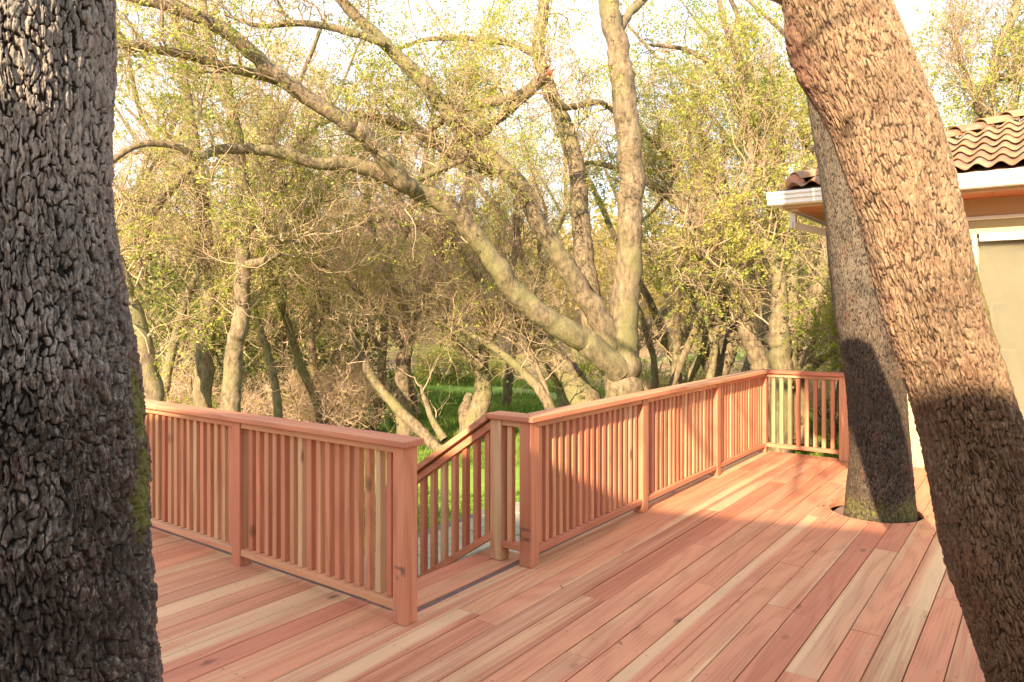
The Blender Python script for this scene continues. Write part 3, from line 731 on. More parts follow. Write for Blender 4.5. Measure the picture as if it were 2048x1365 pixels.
def build_tree(name, label, base, limbs, nb=40, nt=10, nl=6, leaf=LEAFG, lsize=.045, twigmat=TWIG, bl=(.7, 2.2), tl=(.25, .7), group=None, droop=.12, tw2=0, cat='tree', hang=0, lsp=.028, bmax=.019, tk=1.0, zmin=-9, root=None):
    """limbs: list of (points (n,3) world, radii (n))"""
    own = root is None; root = root or empty(name, tuple(base), label=label, cat=cat, group=group)
    bpt = []; brd = []
    o = np.array(base)
    for li, (pts, rr) in enumerate(limbs):
        K = max(10, len(pts)*(9 if rr.max() > .07 else 5)); p = catmull(pts, K)
        r = np.interp(np.linspace(0, len(rr)-1, K), np.arange(len(rr)), rr)
        r = r*(1+.10*np.sin(np.linspace(0, 9+li, K)+li)*RS.rand())*(1+RS.normal(0, .03, K))
        jit = RS.normal(0, 1, (K, 3)); jit = (jit+np.roll(jit, 1, 0)+np.roll(jit, 2, 0))/3
        p = p+jit*r[:, None]*.12
        ns = 18 if r.max() > .07 else 8
        sl = np.concatenate([[0], np.cumsum(np.linalg.norm(np.diff(p, axis=0), axis=1))])
        V, Fc = tubes(p[None], r[None], ns)
        aa = np.tile(np.arange(ns)/ns, K); ss = np.repeat(sl, ns); cc = np.repeat(p, ns, 0)
        q1 = np.cos(aa*2*math.pi); q2 = np.sin(aa*2*math.pi)
        lump = .17*(fbm(q1*1.3+ss*3.0+li*7+20, q2*1.3+ss*2.2+20, 91, 4)-.5)+.12*(fbm(q1*4+60, q2*4+ss*14+60, 95, 3)-.5)
        kn = vnoise(ss*2.3+li*5+11, q1+9, 97)
        lump = lump+.28*np.clip(kn-.78, 0, 1)/.22*vnoise(q1*1.5+30, q2*1.5+ss+30, 98)
        V = cc+(V-cc)*(1+lump)[:, None]
        nm = 'trunk' if li == 0 and own else 'limb'
        link(nm, rawmesh(nm, V-o, Fc, True), root, mat=LIMB)
        Kq = 40; q = np.linspace(0, K-1, Kq); ii = q.astype(int)
        bpt.append(p[ii]); brd.append(r[ii])
    bp = np.array(bpt); br = np.array(brd)
    # thin tops weigh more: pick proportional start
    pos, d, rr = spawn(bp, br, nb, .22, 1.0, .3)
    keep = (rr < .16) & (pos[:, 2] > zmin); pos, d, rr = pos[keep], d[keep], rr[keep]; n = len(pos)
    p1, r1 = grow(pos, d, RS.uniform(bl[0], bl[1], n), np.minimum(rr*.55, bmax)*RS.uniform(.4, 1, n), 11, .32, droop)
    V1, F1 = tubes(p1, r1, 5)
    pos, d, rr = spawn(p1, r1, n*nt//2, .2, 1.0, .1)
    p2, r2 = grow(pos, d, RS.uniform(tl[0]*1.6, tl[1]*1.6, len(pos)), np.minimum(rr*.7, .0055*tk), 6, .34, .05-hang)
    V2, F2 = tubes(p2, r2, 4)
    pos, d, rr = spawn(p2, r2, n*nt*(1+tw2), .1, 1.1, .0)
    p3, r3 = grow(pos, d, RS.uniform(tl[0]*.7, tl[1]*.7, len(pos)), np.minimum(rr*.6+.0008, .0026*tk), 4, .30, -hang, .4)
    V3, F3 = tubes(p3, r3, 3)
    me = rawmesh('twigs', np.vstack([V1, V2, V3])-o, np.vstack([F1, F2+len(V1), F3+len(V1)+len(V2)]), False)
    link('twigs', me, root, mat=twigmat, kind='stuff')
    if nl > 0:
        m = int(len(p3)*nl); i = RS.randint(0, len(p3), m); k = RS.randint(1, 4, m)
        # some twigs carry no leaves, others carry many: gaps and clumps
        w_ = vnoise(p3[i, 0, 0]*1.1+20, p3[i, 0, 1]*1.1+p3[i, 0, 2]*1.1+20, 12); kp = RS.rand(m) < np.clip((w_-.40)*5, .04, 1)
        lp = (p3[i, k]+RS.normal(0, lsp, (m, 3)))[kp]
        link('crown', leafmesh('crown', lp-o, lsize), root, mat=leaf, kind='stuff')
    return root
def trace(spec):
    """spec: list of (px, py, radius px, distance)"""
    pts = np.array([P(a, b, d) for a, b, r, d in spec]); rr = np.array([r*d/F for a, b, r, d in spec])
    return pts, rr
def T(D, *q, dd=0.0, D1=None):
    n = len(q); out = []
    for i, (a, b, r) in enumerate(q):
        f = i/(n-1); d = D+((D1-D)*f if D1 is not None else 0)
        out.append((a, b, r, d))
    return trace(out)
def base_of(l): p = l[0][0][0]; return (float(p[0]), float(p[1]), float(p[2]))

# central many-stemmed oak
C = [T(11.5, (1256, 905, 46), (1250, 800, 40), (1242, 720, 33), (1250, 600, 28), (1258, 480, 26), (1262, 360, 26), (1253, 230, 25), (1240, 130, 22), (1222, 30, 20), (1205, -120, 15), (1225, -350, 8), D1=11.0),
     T(11.45, (1238, 745, 26), (1212, 700, 27), (1190, 640, 25), (1169, 540, 21), (1160, 420, 19), (1150, 320, 17), (1122, 230, 16), (1098, 180, 14), (1075, 100, 13), (1085, 30, 12), (1092, -90, 9), (1060, -260, 4), D1=12.6),
     T(11.4, (1225, 740, 24), (1206, 651, 24), (1159, 579, 22), (1118, 513, 21), (1077, 446, 19), (1036, 369, 18), (959, 303, 17), (918, 256, 16), (846, 164, 15), (769, 87, 13), (682, 0, 12), (600, -110, 8), (480, -200, 4), D1=9.6),
     T(11.3, (1240, 745, 28), (1180, 690, 26), (1113, 651, 24), (1051, 605, 22), (1000, 544, 20), (949, 472, 19), (903, 420, 19), (831, 380, 18), (779, 354, 16), (703, 328, 14), (631, 328, 12), (560, 305, 12), (480, 297, 11), (430, 301, 10), (395, 316, 8), (350, 292, 7), (280, 290, 6), (220, 325, 5), D1=7.8),
     T(9.7, (831, 382, 14), (795, 354, 18), (759, 303, 16), (723, 267, 17), (677, 236, 16), (615, 195, 16), (538, 138, 16), (482, 87, 15), (420, 46, 13), (333, 12, 11), (236, -12, 9), (120, -60, 5), D1=7.6),
     T(8.9, (575, 170, 10), (513, 149, 10), (441, 131, 10), (359, 108, 9), (297, 97, 8), (231, 90, 7), (150, 70, 4), D1=7.6),
     T(10.6, (954, 290, 5), (926, 320, 6), (890, 335, 7), (830, 362, 6), (790, 390, 4), D1=10.2),
     T(10.6, (954, 280, 8), (995, 241, 9), (1041, 200, 10), (1092, 149, 13), D1=9.9),
     T(9.95, (1092, 152, 12), (1036, 190, 10), (959, 210, 9), (905, 232, 7), (860, 262, 4), D1=10.6),
     T(11.0, (990, 349, 13), (908, 308, 12), (856, 277, 11), (805, 251, 10), (754, 236, 9), (690, 228, 7), (640, 250, 4), D1=10.2),
     T(9.9, (769, 87, 9), (692, 62, 8), (600, 46, 7), (520, 52, 5), (450, 30, 3), D1=9.2),
     T(11.1, (1230, 70, 10), (1258, 28, 9), (1300, -15, 8), (1360, -80, 6), D1=12),
     T(10.3, (405, 313, 8), (359, 360, 8), (318, 410, 7), (292, 470, 6), (300, 520, 4), D1=10.0),
     T(11.6, (1080, 110, 8), (1010, 85, 7), (940, 78, 6), (850, 80, 5), (790, 100, 3), D1=12.4),
     T(11.4, (1100, 190, 8), (1130, 215, 7), (1200, 205, 6), (1240, 235, 3), D1=12.2)]
build_tree('oak_tree', 'many-stemmed oak behind the long railing, one limb arching far left, one branch snapped', base_of(C), C, nb=210, nt=22, nl=19, leaf=LEAFG, lsize=.037, bl=(.5, 1.9))
tb = bpy.data.objects['oak_tree.003'] if 'oak_tree.003' in bpy.data.objects else None
pe = P(1092, 149, 9.93); rs_ = np.random.RandomState(2); Vt = []; Ft = []
for i in range(9):
    a = i/9*6.28; q = np.array((SA*math.cos(a), -CA*math.cos(a), math.sin(a)))*.075; d = np.array((SA*.05, -CA*.05, .06))*rs_.uniform(.4, 2.2)
    b = len(Vt); side = np.array((SA*math.cos(a+.5), -CA*math.cos(a+.5), math.sin(a+.5)))*.075
    Vt += [pe+q, pe+side, pe+(q+side)*.4+d, pe*1.0]; Ft += [(b, b+1, b+2, b+2), (b, b+2, b+3, b+3), (b+1, b+3, b+2, b+2)]
me_ = bpy.data.meshes.new('torn_end'); me_.from_pydata([tuple(v-np.array(tb.location)) for v in Vt], [], [f[:3] for f in Ft])
link('torn_end', me_, tb, mat=plain('torn_red_heartwood', (.30, .07, .035), .9, 30, .4, .4))
K_ = [T(13.2, (1190, 890, 34), (1168, 810, 30), (1146, 767, 26), (1110, 721, 24), (1075, 680, 20), (1040, 628, 17), (1005, 570, 14), (960, 500, 11), (930, 420, 8), (940, 330, 5), D1=14.5),
      T(13.6, (1040, 628, 10), (1020, 560, 8), (1035, 480, 7), (1030, 400, 5), D1=14.5)]
build_tree('oak_tree', 'sunlit leaning oak trunk just left of the many-stemmed oak, its bark washed pale gold', base_of(K_), K_, nb=60, nt=16, nl=12, zmin=1.2, leaf=LEAFP, lsize=.055)
L1 = [T(10.6, (404, 930, 22), (406, 800, 17), (411, 697, 17), (417, 595, 16), (406, 544, 15), (409, 487, 15), (405, 410, 15), (390, 308, 13), (378, 225, 10), (363, 130, 9), (345, -20, 6), (330, -160, 3), D1=11.2),
      T(10.7, (420, 620, 7), (452, 585, 6), (470, 560, 4), D1=11)]
build_tree('oak_tree', 'upright oak behind the left railing, left of the smooth oak with the crooked branch', base_of(L1), L1, nb=64, nt=18, nl=20, leaf=LEAFG, lsize=.036)
L2 = [T(9.9, (455, 930, 24), (462, 810, 19), (470, 700, 17), (481, 641, 16), (487, 564, 15), (485, 487, 14), (492, 410, 15), (477, 308, 13), (466, 231, 13), (437, 154, 11), (415, 80, 9), (400, -30, 7), (380, -170, 3), D1=10.4),
      T(9.95, (494, 530, 9), (535, 520, 8), (556, 505, 7), (562, 482, 5), (605, 487, 3), D1=9.6),
      T(10.1, (490, 465, 9), (520, 435, 7), (548, 390, 6), (580, 360, 4), D1=10.6)]
build_tree('oak_tree', 'smooth pale upright oak behind the left railing with a crooked green side branch', base_of(L2), L2, nb=64, nt=18, nl=20, leaf=LEAFG, lsize=.036)
L0 = [T(9.4, (318, 930, 26), (303, 790, 21), (285, 700, 20), (262, 620, 18), (238, 540, 16), (205, 440, 13), (180, 300, 10), (170, 100, 6), D1=10)]
build_tree('oak_tree', 'golden leaning trunk close beside the thick grey trunk', base_of(L0), L0, nb=45, nt=16, nl=12, leaf=LEAFG, lsize=.042)
M_ = [T(13.0, (812, 872, 18), (804, 790, 15), (808, 720, 14), (820, 665, 12), (800, 600, 10), (770, 530, 8), (740, 440, 6), (730, 330, 3), D1=13.6),
      T(13.0, (812, 680, 8), (850, 590, 7), (880, 500, 6), (900, 400, 3), D1=13.8), T(13.0, (800, 690, 6), (740, 610, 6), (680, 550, 5), (610, 520, 3), D1=12.5)]
build_tree('oak_tree', 'small pale-based oak behind the sloping limb, crowned with bare pinkish twigs', base_of(M_), M_, nb=95, nt=20, nl=3, tk=1.5, zmin=.9, leaf=LEAFP, twigmat=TWIGR, bl=(.6, 1.9), lsize=.045, tw2=1, droop=.0, hang=.05)
N_ = [T(12.8, (936, 875, 22), (955, 820, 19), (966, 780, 17), (962, 726, 15), (970, 690, 12), (969, 640, 11), (959, 564, 9), (930, 510, 8), (905, 480, 6), (895, 400, 3), D1=13.4),
      T(12.75, (962, 735, 11), (930, 705, 10), (905, 680, 9), (880, 640, 8), (845, 610, 6), (800, 580, 4), D1=12.2), T(12.8, (975, 690, 9), (985, 665, 8), (1000, 645, 7), D1=12.9), T(12.8, (930, 860, 13), (928, 820, 11), (940, 790, 8), D1=13.2)]
build_tree('oak_tree', 'forked oak with a bulging knotted base behind the top of the stair railing', base_of(N_), N_, nb=110, nt=16, nl=5, zmin=.7, leaf=LEAFG, lsize=.045, tw2=1)
# bare twiggy canopy masses behind the long limb
Q_ = [T(14.5, (640, 860, 12), (630, 770, 10), (622, 665, 8), (640, 560, 8), (690, 460, 7), (760, 360, 6), (830, 250, 3), D1=14),
      T(14.3, (640, 560, 6), (600, 460, 6), (590, 350, 5), (640, 240, 3), D1=15), T(14.2, (690, 460, 6), (780, 440, 5), (860, 470, 4), (900, 540, 3), D1=13.5)]
build_tree('oak_tree', 'pale forked sapling behind the left railing with a mass of bare pinkish twigs', base_of(Q_), Q_, nb=95, nt=22, nl=3, tk=1.5, zmin=.2, leaf=LEAFP, twigmat=TWIGR, bl=(.5, 1.8), tw2=1, droop=.02, hang=.03)
DK = [T(12.0, (1125, 865, 11), (1085, 790, 10), (1059, 757, 9), (1008, 711, 8), (960, 680, 6), (905, 655, 5), (860, 640, 3), D1=12.4), T(12, (1100, 810, 6), (1085, 760, 6), (1062, 710, 5), (1040, 675, 3), D1=12.5)]
build_tree('small_tree', 'thin dark leaning trunk crossing behind the stair corner', base_of(DK), DK, nb=12, nt=8, nl=1.0, bl=(.3, 1.0))
F_ = [T(11.6, (905, 905, 12), (874, 896, 11), (838, 858, 11), (787, 809, 10), (746, 757, 9), (715, 700, 8), (690, 660, 7), (640, 600, 5), (625, 540, 3), D1=13.0), T(12, (890, 880, 8), (865, 840, 7), (850, 800, 5), (842, 770, 3), D1=12.5)]
build_tree('fallen_limb', 'mossy limb slanting down to the lawn beyond the smudged railing post', base_of(F_), F_, nb=7, nt=8, nl=1, bl=(.3, .9), twigmat=TWIG)
R1 = [T(12.8, (1545, 870, 26), (1530, 760, 21), (1508, 700, 17), (1477, 615, 15), (1441, 513, 14), (1415, 462, 13), (1395, 410, 12), (1364, 359, 10), (1333, 308, 8), (1292, 272, 6), (1240, 240, 3), D1=13.6),
      T(13.1, (1415, 462, 8), (1354, 405, 9), (1282, 359, 7), (1200, 328, 5), (1150, 330, 3), D1=13.8), T(13.2, (1441, 513, 9), (1460, 440, 9), (1430, 370, 8), (1400, 260, 6), (1330, 190, 4), D1=14.5), T(12.9, (1490, 640, 9), (1450, 560, 7), (1410, 520, 6), (1360, 490, 4), D1=12.2)]
build_tree('oak_tree', 'leaning oak with crossing limbs, its foot left of the far railing corner', base_of(R1), R1, nb=120, nt=18, nl=20, leaf=LEAFG, lsize=.045)
R2 = [T(11.7, (1563, 905, 23), (1563, 760, 20), (1560, 690, 19), (1559, 640, 16), (1554, 540, 13), (1528, 487, 13), (1503, 436, 12), (1492, 390, 10), (1503, 345, 8), (1500, 260, 6), (1480, 150, 4), D1=12.4),
      T(11.8, (1580, 880, 17), (1579, 760, 17), (1579, 615, 15), (1585, 513, 14), (1569, 451, 14), (1540, 370, 13), (1508, 308, 11), (1487, 246, 9), (1446, 154, 7), (1380, 103, 5), (1300, 90, 3), D1=13.2),
      T(12.4, (1572, 470, 10), (1562, 400, 11), (1559, 338, 11), (1559, 287, 11), (1533, 220, 10), (1503, 170, 8), (1460, 80, 6), (1430, -30, 4), D1=13),
      T(11.75, (1605, 890, 20), (1598, 770, 19), (1612, 700, 17), (1626, 615, 15), (1646, 538, 14), (1653, 470, 13), (1650, 380, 10), (1600, 250, 6), D1=12.6),
      T(11.7, (1602, 752, 9), (1622, 735, 9), (1644, 717, 8), (1690, 705, 7), (1740, 690, 5), D1=11.0)]
build_tree('oak_tree', 'clump of tall oak stems behind the far railing corner, under the gutter end', base_of(R2), R2, nb=160, nt=18, nl=20, leaf=LEAFG, lsize=.045)
R4 = [T(14.5, (1430, 850, 20), (1430, 755, 18), (1411, 710, 13), (1400, 650, 11), (1379, 579, 9), (1328, 520, 7), (1282, 500, 4), D1=15),
      T(14.4, (1434, 760, 14), (1457, 705, 15), (1470, 650, 14), (1452, 590, 10), (1430, 520, 8), (1420, 430, 4), D1=15.5), T(14.4, (1440, 640, 6), (1480, 560, 6), (1500, 500, 4), D1=15)]
build_tree('oak_tree', 'short forked oak between the many-stemmed oak and the leaning oak with crossing limbs', base_of(R4), R4, nb=70, nt=14, nl=10, leaf=LEAFG, lsize=.048)
R5 = [T(15.5, (1350, 830, 12), (1352, 720, 9), (1355, 640, 8), (1352, 580, 7), (1330, 500, 5), D1=16), T(15.4, (1300, 830, 9), (1310, 740, 7), (1285, 640, 6), (1262, 590, 4), D1=16)]
build_tree('small_tree', 'pair of thin stems right of the many-stemmed oak, over the long railing', base_of(R5), R5, nb=30, nt=12, nl=6, leaf=LEAFP, lsize=.05)
R6 = [T(15, (1900, 700, 22), (1960, 500, 20), (2003, 300, 15), (2000, 251, 13), (1958, 212, 11), (1985, 154, 11), (2005, 77, 9), (2030, 20, 7), (2040, -80, 4), D1=15), T(15, (1962, 214, 7), (1930, 150, 6), (1905, 60, 4), D1=15.5), T(15, (1985, 154, 7), (2060, 150, 6), (2130, 60, 4), D1=15.5)]
build_tree('oak_tree', 'dark crooked oak rising behind the tiled hip of the house roof', base_of(R6), R6, nb=140, nt=18, nl=14, leaf=LEAFG, lsize=.055)

# more of the wood behind: four kinds of tree, copied with their parts
def generic(seed, D0, h, lean, name, label, group, leaf, nb, nt, nl, lsize, forks=5, r=.15, twig=TWIG, **k):
    rs = np.random.RandomState(seed); base = np.array((0, 0, 0.)); limbs = []
    def limb(p, d, L, r0, n=7, up=.12):
        pts = [p]; d = d/np.linalg.norm(d)
        for i in range(n): 
            pts.append(pts[-1]+d*L/n); d = d+rs.normal(0, .20, 3)+np.array((0, 0, up)); d /= np.linalg.norm(d)
        return np.array(pts), np.linspace(r0, r0*.25, n+1)
    t = limb(base, np.array((lean, rs.normal(0, .2), 1.)), h, r); t[1][0] *= 1.3; limbs.append(t)
    for i in range(forks):
        k_ = rs.randint(1, 5); a = rs.rand()*6.28
        limbs.append(limb(t[0][k_], np.array((math.cos(a), math.sin(a), .9)), h*rs.uniform(.45, .75), t[1][k_]*.7))
    return build_tree(name, label, (0, 0, 0), limbs, nb=nb, nt=nt, nl=nl, leaf=leaf, lsize=lsize, group=group, twigmat=twig, **k)
def copy_tree(root, loc, rz, s):
    r = root.copy(); col.objects.link(r); r.location = loc; r.rotation_euler = (0, 0, rz); r.scale = (s, s, s)
    for ch in root.children:
        c = ch.copy(); col.objects.link(c); c.parent = r
    return r
MARKS = [(335, 'just right of the thick grey trunk'), (440, 'behind the two upright oaks'), (560, 'right of the smooth pale oak'), (700, 'above the middle of the left railing'), (820, 'above the smudged end post'), (960, 'above the stair gap'),
 (1120, 'left of the many-stemmed oak'), (1300, 'behind the many-stemmed oak'), (1450, 'above the middle of the long railing'), (1560, 'left of the far railing corner'), (1720, 'behind the far corner stems'), (9999, 'beyond the tiled house')]
def mark(px): return next(t for m, t in MARKS if px < m)
def name_all(items, base):
    by = {}
    for o, px, D in items: by.setdefault(mark(px), []).append((D, o))
    for t, L in by.items():
        L.sort(key=lambda a: a[0]); words = ['', ] if len(L) == 1 else (['nearer ', 'farther '] if len(L) == 2 else ['nearest ', 'middle ', 'farthest ', 'hindmost '])
        for i, (D, o) in enumerate(L): o['label'] = (words[i]+base+', '+t).strip()
def place(proto, first, px, D, rz, s, dz=0):
    p = P(px, HY, D); loc = (p[0], p[1], float(gz(p[0], p[1]))-.1+dz)
    if first: proto.location = loc; proto.rotation_euler = (0, 0, rz); proto.scale = (s, s, s); return proto
    return copy_tree(proto, loc, rz, s)
rw = random.Random(21)
kinds = [
 (dict(seed=1, D0=0, h=11, lean=.2, name='woodland_oak', label='golden-leaved oak among the trees deep in the wood', group='golden oaks deep in the wood', leaf=LEAFP, nb=75, nt=9, nl=44, lsize=.064, bl=(.8, 2.2), lsp=.13),
  [(300, 23), (560, 24), (860, 30), (1290, 27), (1660, 24), (1820, 28), (1480, 32), (760, 34), (430, 32), (600, 38)]),
 (dict(seed=2, D0=0, h=12, lean=-.25, name='woodland_oak', label='yellow-green leafy oak among the trees deep in the wood', group='yellow-green oaks deep in the wood', leaf=LEAFG, nb=75, nt=9, nl=44, lsize=.064, bl=(.8, 2.3), lsp=.13),
  [(380, 19), (650, 21), (1370, 23), (1600, 20), (1740, 21), (1950, 20), (2080, 22), (250, 26), (1560, 28), (700, 28), (1040, 34), (880, 29), (1160, 30)]),
 (dict(seed=3, D0=0, h=3.0, lean=.3, name='thicket_tree', label='bushy dark green young tree in the shady left thicket', group='dark green young trees in the left thicket', leaf=LEAFD, nb=45, nt=12, nl=24, lsize=.075, bl=(.6, 1.6), lsp=.12, r=.07),
  [(340, 14.5), (560, 15.5), (650, 17), (620, 19)]),
]
for kw, spots in kinds:
    proto = generic(**kw)
    its = [(place(proto, i == 0, px+rw.uniform(-15, 15), D, rw.uniform(0, 6.28), rw.uniform(.8, 1.15)), px, D) for i, (px, D) in enumerate(spots)]
    name_all(its, {1: 'golden oak deep in the wood', 2: 'yellow-green oak deep in the wood', 3: 'dark green young tree in the thicket'}[kw['seed']])
# low scrub
def scrub(seed, name, label, group, leaf, twig, nb, nl, lsize, h=1.3):
    rs = np.random.RandomState(seed); limbs = []
    for i in range(7):
        a = rs.rand()*6.28; p = np.array((rs.normal(0, .08), rs.normal(0, .08), 0)); d = np.array((math.cos(a)*.7, math.sin(a)*.7, 1.)); pts = [p]
        for j in range(5): pts.append(pts[-1]+d/np.linalg.norm(d)*h/5*rs.uniform(.7, 1.3)); d = d+rs.normal(0, .3, 3)
        limbs.append((np.array(pts), np.linspace(.022, .006, 6)))
    return build_tree(name, label, (0, 0, 0), limbs, nb=nb, nt=14, nl=nl, leaf=leaf, lsize=lsize, twigmat=twig, bl=(.25, .8), tl=(.12, .4), group=group, cat='shrub', lsp=.05)
for (sd, lab, grp, lf, tw, nb, nl, ls, spots) in [
 (31, 'tangled bare twiggy shrub in the scrub under the trees', 'bare twiggy shrubs under the trees', LEAFP, TWIGR, 90, .8, .05, [(300, 12), (355, 12.8), (590, 13.5), (660, 13), (430, 12.5), (1260, 17), (1480, 16), (1640, 16)]),
 (32, 'leafy yellow-green shrub in the scrub under the trees', 'leafy yellow-green shrubs under the trees', LEAFG, TWIG, 70, 6, .06, [(340, 11), (895, 22.5), (1290, 20), (1400, 21), (1500, 19), (1700, 19), (640, 15), (1130, 25), (1010, 27)]),
 (33, 'dark leafy shrub in the shady scrub behind the left railing', 'dark leafy shrubs behind the left railing', LEAFD, TWIG, 70, 7, .06, [(390, 14), (560, 14.5), (690, 16), (320, 15)])]:
    proto = scrub(sd, 'shrub', lab, grp, lf, tw, nb, nl, ls)
    its = [(place(proto, i == 0, px+rw.uniform(-12, 12), D, rw.uniform(0, 6.28), rw.uniform(.8, 1.3)), px, D) for i, (px, D) in enumerate(spots)]
    name_all(its, {31: 'bare twiggy shrub', 32: 'leafy yellow-green shrub', 33: 'dark leafy shrub'}[sd])
# far wood: one mass of foliage on the rising ground
N = 90000; rsf = np.random.RandomState(8)
D = 34+46*rsf.rand(N)**.8; px = rsf.uniform(-150, 2250, N)
x = CA*D+SA*(px-1024)/F*D; y = SA*D-CA*(px-1024)/F*D
hh = 5.5*vnoise(x*.22+30, y*.22+30, 3)+3.0*vnoise(x*.7+30, y*.7+30, 4)
z = gz(x, y)+hh*rsf.rand(N)**.7
link('far_woods', leafmesh('far_woods', np.stack([x, y, z], 1), .42), mat=LEAFP, kind='stuff')

# limbs of the two big foreground oaks above and behind the viewer: they dapple the low sun
def overhead(root, starts, seed, nb, nl):
    rs = np.random.RandomState(seed); limbs = []
    for (p, e, r) in starts:
        p = np.array(p, float); e = np.array(e, float); n = 6
        pts = [p+(e-p)*i/n+(rs.normal(0, .12, 3) if 0 < i < n else 0)+np.array((0, 0, .25*math.sin(math.pi*i/n))) for i in range(n+1)]
        limbs.append((np.array(pts), np.linspace(r, .02, n+1)))
    build_tree('', '', tuple(root.location), limbs, nb=nb, nt=9, nl=nl, leaf=LEAFG, lsize=.045, root=root, bl=(.4, 1.0), zmin=3.3)
overhead(treeL, [((.62, 2.05, 4.1), (-1.6, 1.2, 4.7), .12), ((.62, 2.05, 4.2), (-2.2, 2.6, 5.2), .13), ((.62, 2.05, 4.25), (-.4, 3.6, 6.0), .14)], 3, 16, 8)
overhead(treeR, [((2.12, .85, 4.9), (-1.6, .25, 3.75), .08), ((2.05, .88, 5.1), (-2.3, .9, 4.35), .09), ((2.0, .9, 5.3), (-1.2, 2.0, 5.4), .10)], 4, 34, 10)
# thin mid-distance stems
def stem(px, D, lean, h, r, seed):
    rs = np.random.RandomState(seed); p = P(px, HY, D); p[2] = float(gz(p[0], p[1]))-.1; pts = [p]; d = np.array((SA*lean, -CA*lean, 1.)); d += np.array((CA, SA, 0))*rs.normal(0, .15)
    for i in range(8):
        pts.append(pts[-1]+d/np.linalg.norm(d)*h/8); d = d+rs.normal(0, .16, 3); d[2] = max(d[2], .4)
    t = (np.array(pts), np.linspace(r, r*.3, 9)); limbs = [t]
    for k in range(rs.randint(1, 4)):
        j = rs.randint(2, 6); q = [pts[j]]; e = np.array((rs.normal(0, .8), rs.normal(0, .8), .9))
        for i in range(6): q.append(q[-1]+e/np.linalg.norm(e)*h*.09); e = e+rs.normal(0, .28, 3)+np.array((0, 0, .08))
        limbs.append((np.array(q), np.linspace(t[1][j]*.7, .012, 7)))
    return limbs
STEMS = [(505, 15.0, -.35, 6, .10, 'slender stem leaning left behind the smooth pale oak'), (572, 13.5, -.45, 5, .08, 'mossy stem leaning left over the smudged-post railing'), (600, 14.2, -.30, 6, .07, 'thin straight stem beside the forked sapling'),
 (345, 14.5, .10, 7, .11, 'reddish slim oak left of the two upright oaks'), (700, 17, .25, 7, .10, 'slim oak leaning right in the brown thicket'), (1010, 18.5, .12, 8, .13, 'brown oak stem behind the thin dark leaning trunk'), (1130, 16.5, -.10, 8, .13, 'oak stem between the gold-washed trunk and the many-stemmed oak'),
 (1330, 14.5, .35, 6, .09, 'brown stem leaning right, just right of the many-stemmed oak'), (1385, 17, -.30, 7.5, .13, 'oak leaning left above the middle of the long railing'), (1480, 18, .12, 8, .13, 'tall slim oak above the far half of the long railing'), (1650, 16, .30, 7, .12, 'oak stem beyond the short end railing, leaning right'),
 (270, 16, .2, 8, .13, 'tall oak just beside the edge of the thick grey trunk'), (430, 19, .1, 8, .14, 'oak between the two upright oaks, further back'), (840, 16.5, -.25, 6, .09, 'slim oak leaning left behind the small pale-based oak'), (320, 12.2, .05, 8, .085, 'slim pale stem left of the upright oaks, just above the left railing'), (540, 12.0, .12, 7, .075, 'slim stem right of the smooth pale oak, leaning slightly right'),
 (655, 13.2, -.15, 7, .085, 'sunlit slim stem above the middle of the left railing'), (745, 14.6, .22, 7, .09, 'leaning slim stem left of the small pale-based oak'), (1290, 13.4, .45, 6.5, .08, 'thin stem leaning right out of the lawn beyond the long railing'), (1395, 13.6, .18, 7, .09, 'slim stem left of the short forked oak'), (1470, 15.2, -.35, 7, .10, 'slim oak leaning left behind the far end of the long railing'), (1665, 13.6, .1, 7, .09, 'slim stem just left of the trunk in the deck hole'), (1240, 19, .25, 8.5, .15, 'oak half hidden behind the base of the many-stemmed oak')]
for i, (px, D, lean, h, r, lab) in enumerate(STEMS):
    lb = stem(px, D, lean, h, r, 100+i)
    build_tree('slender_oak', lab, base_of(lb), lb, nb=26, nt=10, nl=12, leaf=LEAFG if i % 3 else LEAFP, lsize=.05, zmin=.8)
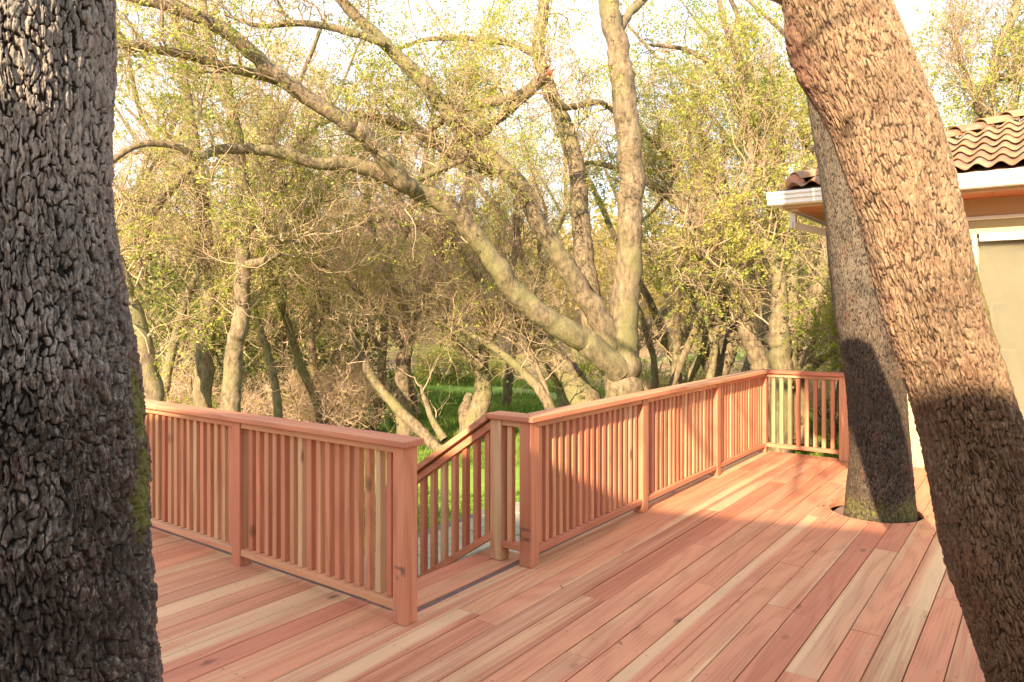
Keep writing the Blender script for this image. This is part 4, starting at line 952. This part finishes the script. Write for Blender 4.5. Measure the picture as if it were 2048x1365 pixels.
# grass blades on the lawn
rg = np.random.RandomState(77)
def blades(N, px0, px1, D0, D1, h):
    D = np.sqrt(rg.uniform(D0*D0, D1*D1, N)); px = rg.uniform(px0, px1, N); x = CA*D+SA*(px-1024)/F*D; y = SA*D-CA*(px-1024)/F*D
    ok = ~((x < 8.6) & (y < Y0+.1)) & ~((x < 2.8)) & ~((x > 2.9) & (x < 6.6) & (y > 3.0) & (y < 4.95)) & ~((x > 8.4) & (y < 1.7)) & (vnoise(x*.7+50, y*.7+50, 31) > .30)
    x, y, D = x[ok], y[ok], D[ok]; z = gz(x, y); n = len(x); a = rg.uniform(0, 6.28, n); hh = h*rg.uniform(.4, 1.3, n)*(.6+.8*vnoise(x*2+9, y*2+9, 33)); w = .0035+.0006*D
    c, s_ = np.cos(a)*w, np.sin(a)*w; t = rg.normal(0, .4, (n, 2))*hh[:, None]
    V = np.stack([np.stack([x-c, y-s_, z-.01], 1), np.stack([x+c, y+s_, z-.01], 1), np.stack([x+t[:, 0], y+t[:, 1], z+hh], 1)], 1).reshape(-1, 3)
    return V, np.repeat(np.clip(.6*vnoise(x*.9+3, y*.9+3, 35)+.5*rg.rand(n)-.05, 0, 1), 3)
A = [blades(42000, 640, 1750, 6.5, 15, .09), blades(26000, 780, 1300, 15, 25, .14), blades(20000, 1500, 1760, 8.3, 16, .10)]
GV = np.vstack([a[0] for a in A]); GT = np.concatenate([a[1] for a in A])
GR = leafmat('lawn_grass', [(0, (.07, .12, .014)), (.5, (.16, .25, .03)), (1, (.34, .38, .08))], .4)
link('grass', rawmesh('grass', GV, np.arange(len(GV)).reshape(-1, 3), False, dict(tint=GT)), mat=GR, kind='stuff')

# a few fallen leaves caught round the hole and in the seams
rl_ = np.random.RandomState(12); n = 46; V = []; Tn = []
for i in range(n):
    if i < 26: a = rl_.uniform(0, 6.28); q = .345+abs(rl_.normal(0, .05)); x, y = HOLES[0][0]+q*math.cos(a), HOLES[0][1]+q*math.sin(a)
    else: x, y = rl_.uniform(2.6, 8.2), Y0-PITCH*rl_.randint(0, 16)+rl_.normal(0, .01)
    a = rl_.uniform(0, 6.28); L = rl_.uniform(.018, .034); c, s_ = math.cos(a), math.sin(a); z = .0035
    V += [(x-c*L/2, y-s_*L/2, z), (x+s_*L*.25, y-c*L*.25, z+.004), (x+c*L/2, y+s_*L/2, z+.002), (x-s_*L*.25, y+c*L*.25, z+.005)]; Tn += [rl_.uniform(.1, .9)]*4
link('fallen_leaves', rawmesh('fallen_leaves', V, np.arange(4*n).reshape(n, 4), False, dict(tint=Tn)), mat=leafmat('fallen_oak_leaves', [(0, (.10, .05, .02)), (1, (.30, .19, .07))], .1), kind='stuff')
